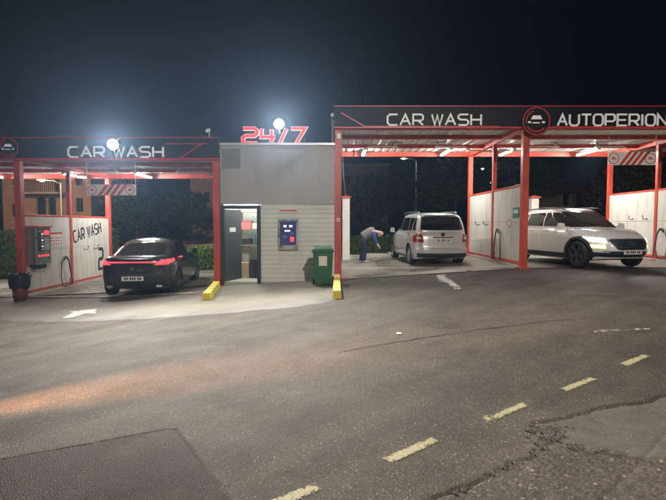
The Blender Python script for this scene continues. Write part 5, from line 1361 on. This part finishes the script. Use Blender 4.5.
# buildings -----------------------------------------------------------------
def building(name, label, x0, x1, y0, depth, zg, h, m, wins, roof='flat', doors=(), arches=(), balconies=(), roofm='roof_tile', glassm='glass_dark'):
    t = thing(name, label, 'building', ((x0+x1)/2, y0, zg))
    # wall front cut in strips round the openings
    ops = sorted(list(wins)+list(doors)+[(a, b, c, d) for a, b, c, d in arches], key=lambda r: r[0])
    xs_ = sorted(set([x0, x1]+[v for o_ in ops for v in o_[:2]])); mb = MB()
    for a, b in zip(xs_[:-1], xs_[1:]):
        cur = zg-.6; mid = (a+b)/2
        for o_ in sorted([q for q in ops if q[0] < mid < q[1]], key=lambda r: r[2]):
            if o_[2] > cur: mb.span(a, b, y0, y0+.25, cur, o_[2])
            cur = o_[3]
        if cur < zg+h: mb.span(a, b, y0, y0+.25, cur, zg+h)
    wall = mb.build('front_wall', m, t)
    MB().span(x0, x0+.25, y0+.252, y0+depth, zg-.6, zg+h).build('side_wall', m, t); MB().span(x1-.25, x1, y0+.252, y0+depth, zg-.6, zg+h).build('side_wall', m, t)
    MB().span(x0+.252, x1-.252, y0+depth-.25, y0+depth, zg-.6, zg+h).build('rear_wall', m, t)
    MB().span(x0+.252, x1-.252, y0+1.2, y0+1.3, zg-.6, zg+h-.01).build('inner_wall', 'charcoal', t)
    for (a, b, c, d) in wins:
        w = MB().span(a, a+.07, y0+.08, y0+.16, c, d).span(b-.07, b, y0+.08, y0+.16, c, d).span(a+.071, b-.071, y0+.08, y0+.16, d-.07, d).span(a+.071, b-.071, y0+.08, y0+.16, c, c+.07).span((a+b)/2-.03, (a+b)/2+.03, y0+.085, y0+.155, c+.071, d-.071).build('window', 'wood_dark', t)
        MB().span(a+.072, b-.072, y0+.115, y0+.125, c+.072, d-.072).build('pane', glassm, w)
        MB().span(a-.08, b+.08, y0-.08, y0-.002, c-.08, c-.002).build('sill', 'kerb', w)
    for (a, b, c, d) in doors: MB().span(a+.02, b-.02, y0+.1, y0+.16, c, d-.02).build('door', 'wood_dark', t)
    for (a, b, c, d) in arches:      # arch spandrel inside a rectangular opening
        mb = MB(); r = (b-a)/2; n = 14; mtA = facing((a+b)/2, y0+.2, d-r)
        for s in (-1, 1):
            arc = [(s*r*math.cos(q), r*math.sin(q)) for q in np.linspace(0, math.pi/2, n)]
            for (ax, az), (bx2, bz) in zip(arc[:-1], arc[1:]): mb.prism([(ax, az), (s*r, az), (s*r, bz), (bx2, bz)] if s > 0 else [(s*r, az), (ax, az), (bx2, bz), (s*r, bz)], .19, mtA)
        mb.build('arch', m, t)
    for (a, b, c) in balconies:
        bl = MB().span(a, b, y0-1.1, y0-.003, c-.14, c).build('balcony', 'kerb', t)
        x = a+.05; rb = MB()
        while x < b: rb.span(x-.012, x+.012, y0-1.07, y0-1.045, c+.001, c+.95); x += .14
        rb.span(a, b, y0-1.08, y0-1.035, c+.951, c+1.0); rb.build('railing', 'black_plastic', bl)
    if roof == 'flat': MB().span(x0-.3, x1+.3, y0-.3, y0+depth+.3, zg+h+.002, zg+h+.25).build('roof', 'kerb', t)
    else:
        o_ = .5; zr = zg+h+.002; xm, ym = (x0+x1)/2, y0+depth/2; k = min(x1-x0, depth)*.28
        MB().add([(x0-o_,y0-o_,zr),(x1+o_,y0-o_,zr),(x1+o_,y0+depth+o_,zr),(x0-o_,y0+depth+o_,zr),(x0+k*1.6,ym,zr+k),(x1-k*1.6,ym,zr+k)],[(3,2,1,0),(0,1,5,4),(1,2,5),(2,3,4,5),(3,0,4)]).build('roof', roofm, t)
    return t
bx = lambda px, d: (px-CX)/F_PX*d
d = 36; zg = g(-18)
bz = lambda py, d: EYE - (py-224)/F_PX*d
building('apartment_building', 'orange lit apartment house behind the pay terminal', bx(4, d), bx(92, d), d, 9, zg, 8.2, 'stucco',
   wins=[(bx(13,d), bx(21,d), bz(217,d), bz(204,d)), (bx(14,d), bx(21,d), bz(186,d), bz(173,d)), (bx(56,d), bx(61,d), bz(192,d), bz(178,d)),
         (bx(77,d), bx(84,d), bz(212,d), bz(198,d)), (bx(77,d), bx(84,d), bz(186,d), bz(172,d))],
   arches=[(bx(37,d), bx(47,d), bz(226,d), bz(197,d)), (bx(49,d), bx(57,d), bz(226,d), bz(197,d))], balconies=[(bx(33,d), bx(68,d), bz(193,d))], roof='hip')
d = 42; 
building('house', 'beige house with a dark window behind the black car', bx(191, d), bx(240, d), d, 8, g(-12), 6.6, 'stucco_pale',
   wins=[(bx(194,d), bx(198.5,d), bz(205,d), bz(193,d)), (bx(205,d), bx(210,d), bz(198,d), bz(192,d)), (bx(220,d), bx(226,d), bz(205,d), bz(192,d))], balconies=[(bx(190,d), bx(204,d), bz(214,d))], roof='hip')
d = 60
building('apartment_building', 'dark grey apartment block standing behind the bent person', bx(322, d), bx(388, d), d, 10, g(1), 8.5, 'stucco_grey',
   wins=[(bx(a,d), bx(a+6,d), bz(b+9,d), bz(b,d)) for a in (344, 356, 368, 378) for b in (176, 196, 214)], roof='flat')
d = 48
building('house', 'dim house with tiled roof behind the white car', bx(556, d), bx(604, d), d, 8, g(20), 4.1, 'stucco_pale',
   wins=[(bx(a,d), bx(a+6,d), bz(206,d), bz(194,d)) for a in (562, 576, 592)], roof='hip')

# trees ---------------------------------------------------------------------
def tree(x, y, h, rad, label, m='leaf', seed=1, nleaf=5200, size=.13, trunk_h=.35):
    rs = np.random.RandomState(seed); zg = g(x); t = thing('tree', label, 'tree', (x, y, zg))
    mb = MB(); th = h*trunk_h
    mb.tube([(x, y, zg-.2), (x+.06*rs.randn(), y, zg+th*.5), (x+.1*rs.randn(), y+.1*rs.randn(), zg+th), (x+.2*rs.randn(), y+.2*rs.randn(), zg+h*.75)], [h*.032, h*.026, h*.022, h*.008], 9)
    cl = []
    for k in range(15):
        a = rs.uniform(0, 2*math.pi); u = rs.uniform(.1, 1); rr = rad*math.sin(math.pi*(.12+.8*u))*rs.uniform(.35, .95)
        c = np.array([x+rr*math.cos(a), y+rr*math.sin(a), zg+th+(h-th)*u*.95]); cl.append((c, rad*rs.uniform(.22, .44)))
        st = np.array([x, y, zg+th*(.7+.3*u)+ (h-th)*.45*u]); md_ = (st+c)/2+np.array([0,0,-.1*rad])
        mb.tube([tuple(st), tuple(md_), tuple(c)], [h*.012, h*.008, h*.003], 5)
    mb.build('trunk', 'bark', t, smooth=True)
    pts = []
    for c, r in cl:
        n = int(nleaf/15); v = rs.normal(size=(n, 3)); v /= np.linalg.norm(v, axis=1)[:, None]
        pts.append(c + v*r*np.array([1.15, 1.15, .8])*(rs.uniform(.25, 1.12, (n, 1))**.6))
    link('crown', leaf_mesh('crown', np.concatenate(pts), size, seed), m, t)
tree(8.0, 32, 5.6, 3.4, 'round bushy tree behind the silver van', 'leaf', 3, 6500)
tree(3.6, 38, 5.0, 2.6, 'smaller dark tree between the grey block and the van', 'leaf', 4)
tree(12.5, 34, 6.3, 2.6, 'dark tree behind the partition by the silver van', 'leaf', 5)
tree(19.0, 30, 5.4, 2.8, 'leafy tree behind the white car roof', 'leaf_dry', 6, 5000)
tree(23.5, 28, 7.8, 3.2, 'tall dark tree beyond the far partition', 'leaf', 7, 6000)
tree(27.5, 38, 9.5, 3.6, 'tallest dark tree right of the white car', 'leaf', 8, 6000)
tree(-9.5, 33, 4.2, 2.0, 'small dark tree behind the black car', 'leaf', 9, 4000)
tree(-13.2, 33, 5.2, 2.2, 'dark tree beside the orange building', 'leaf', 10, 4000)
# dark wooded ridge far behind
xs2 = np.linspace(-420, 420, 90); mb = MB()
for i, x in enumerate(xs2):
    hgt = 7 + 10*float(fbm(np.array(x*.012+7), np.array(1.3), 77)) 
    mb.v += [(x, 330, -3), (x, 345, hgt*.55), (x, 380, hgt), (x, 470, hgt*.8)]
for i in range(len(xs2)-1):
    for k in range(3): mb.f.append((4*i+k, 4*i+4+k, 4*i+5+k, 4*i+1+k))
struct('hills', mb, 'leaf', 'dark wooded hills on the horizon', smooth=True)

# ================================================================== GLOW HAZE: volume added to imitate lens glare round the floodlights
if HAZE > 0:
    mb = MB().span(-60, 60, -8, 80, -2.8, 14.0)
    hz = mb.build('haze', None, None)
    m = bpy.data.materials.new('glare_haze'); m.use_nodes = True; n, l = m.node_tree.nodes, m.node_tree.links
    n.remove(n['Principled BSDF']); v = n.new('ShaderNodeVolumePrincipled'); v.inputs['Color'].default_value = (.42, .64, 1, 1); v.inputs['Density'].default_value = HAZE; v.inputs['Anisotropy'].default_value = .72
    l.new(v.outputs[0], n['Material Output'].inputs['Volume']); hz.data.materials.append(m)
    set_props(hz, 'thin haze volume added for the lens glow round the floodlights', 'haze', kind='stuff')
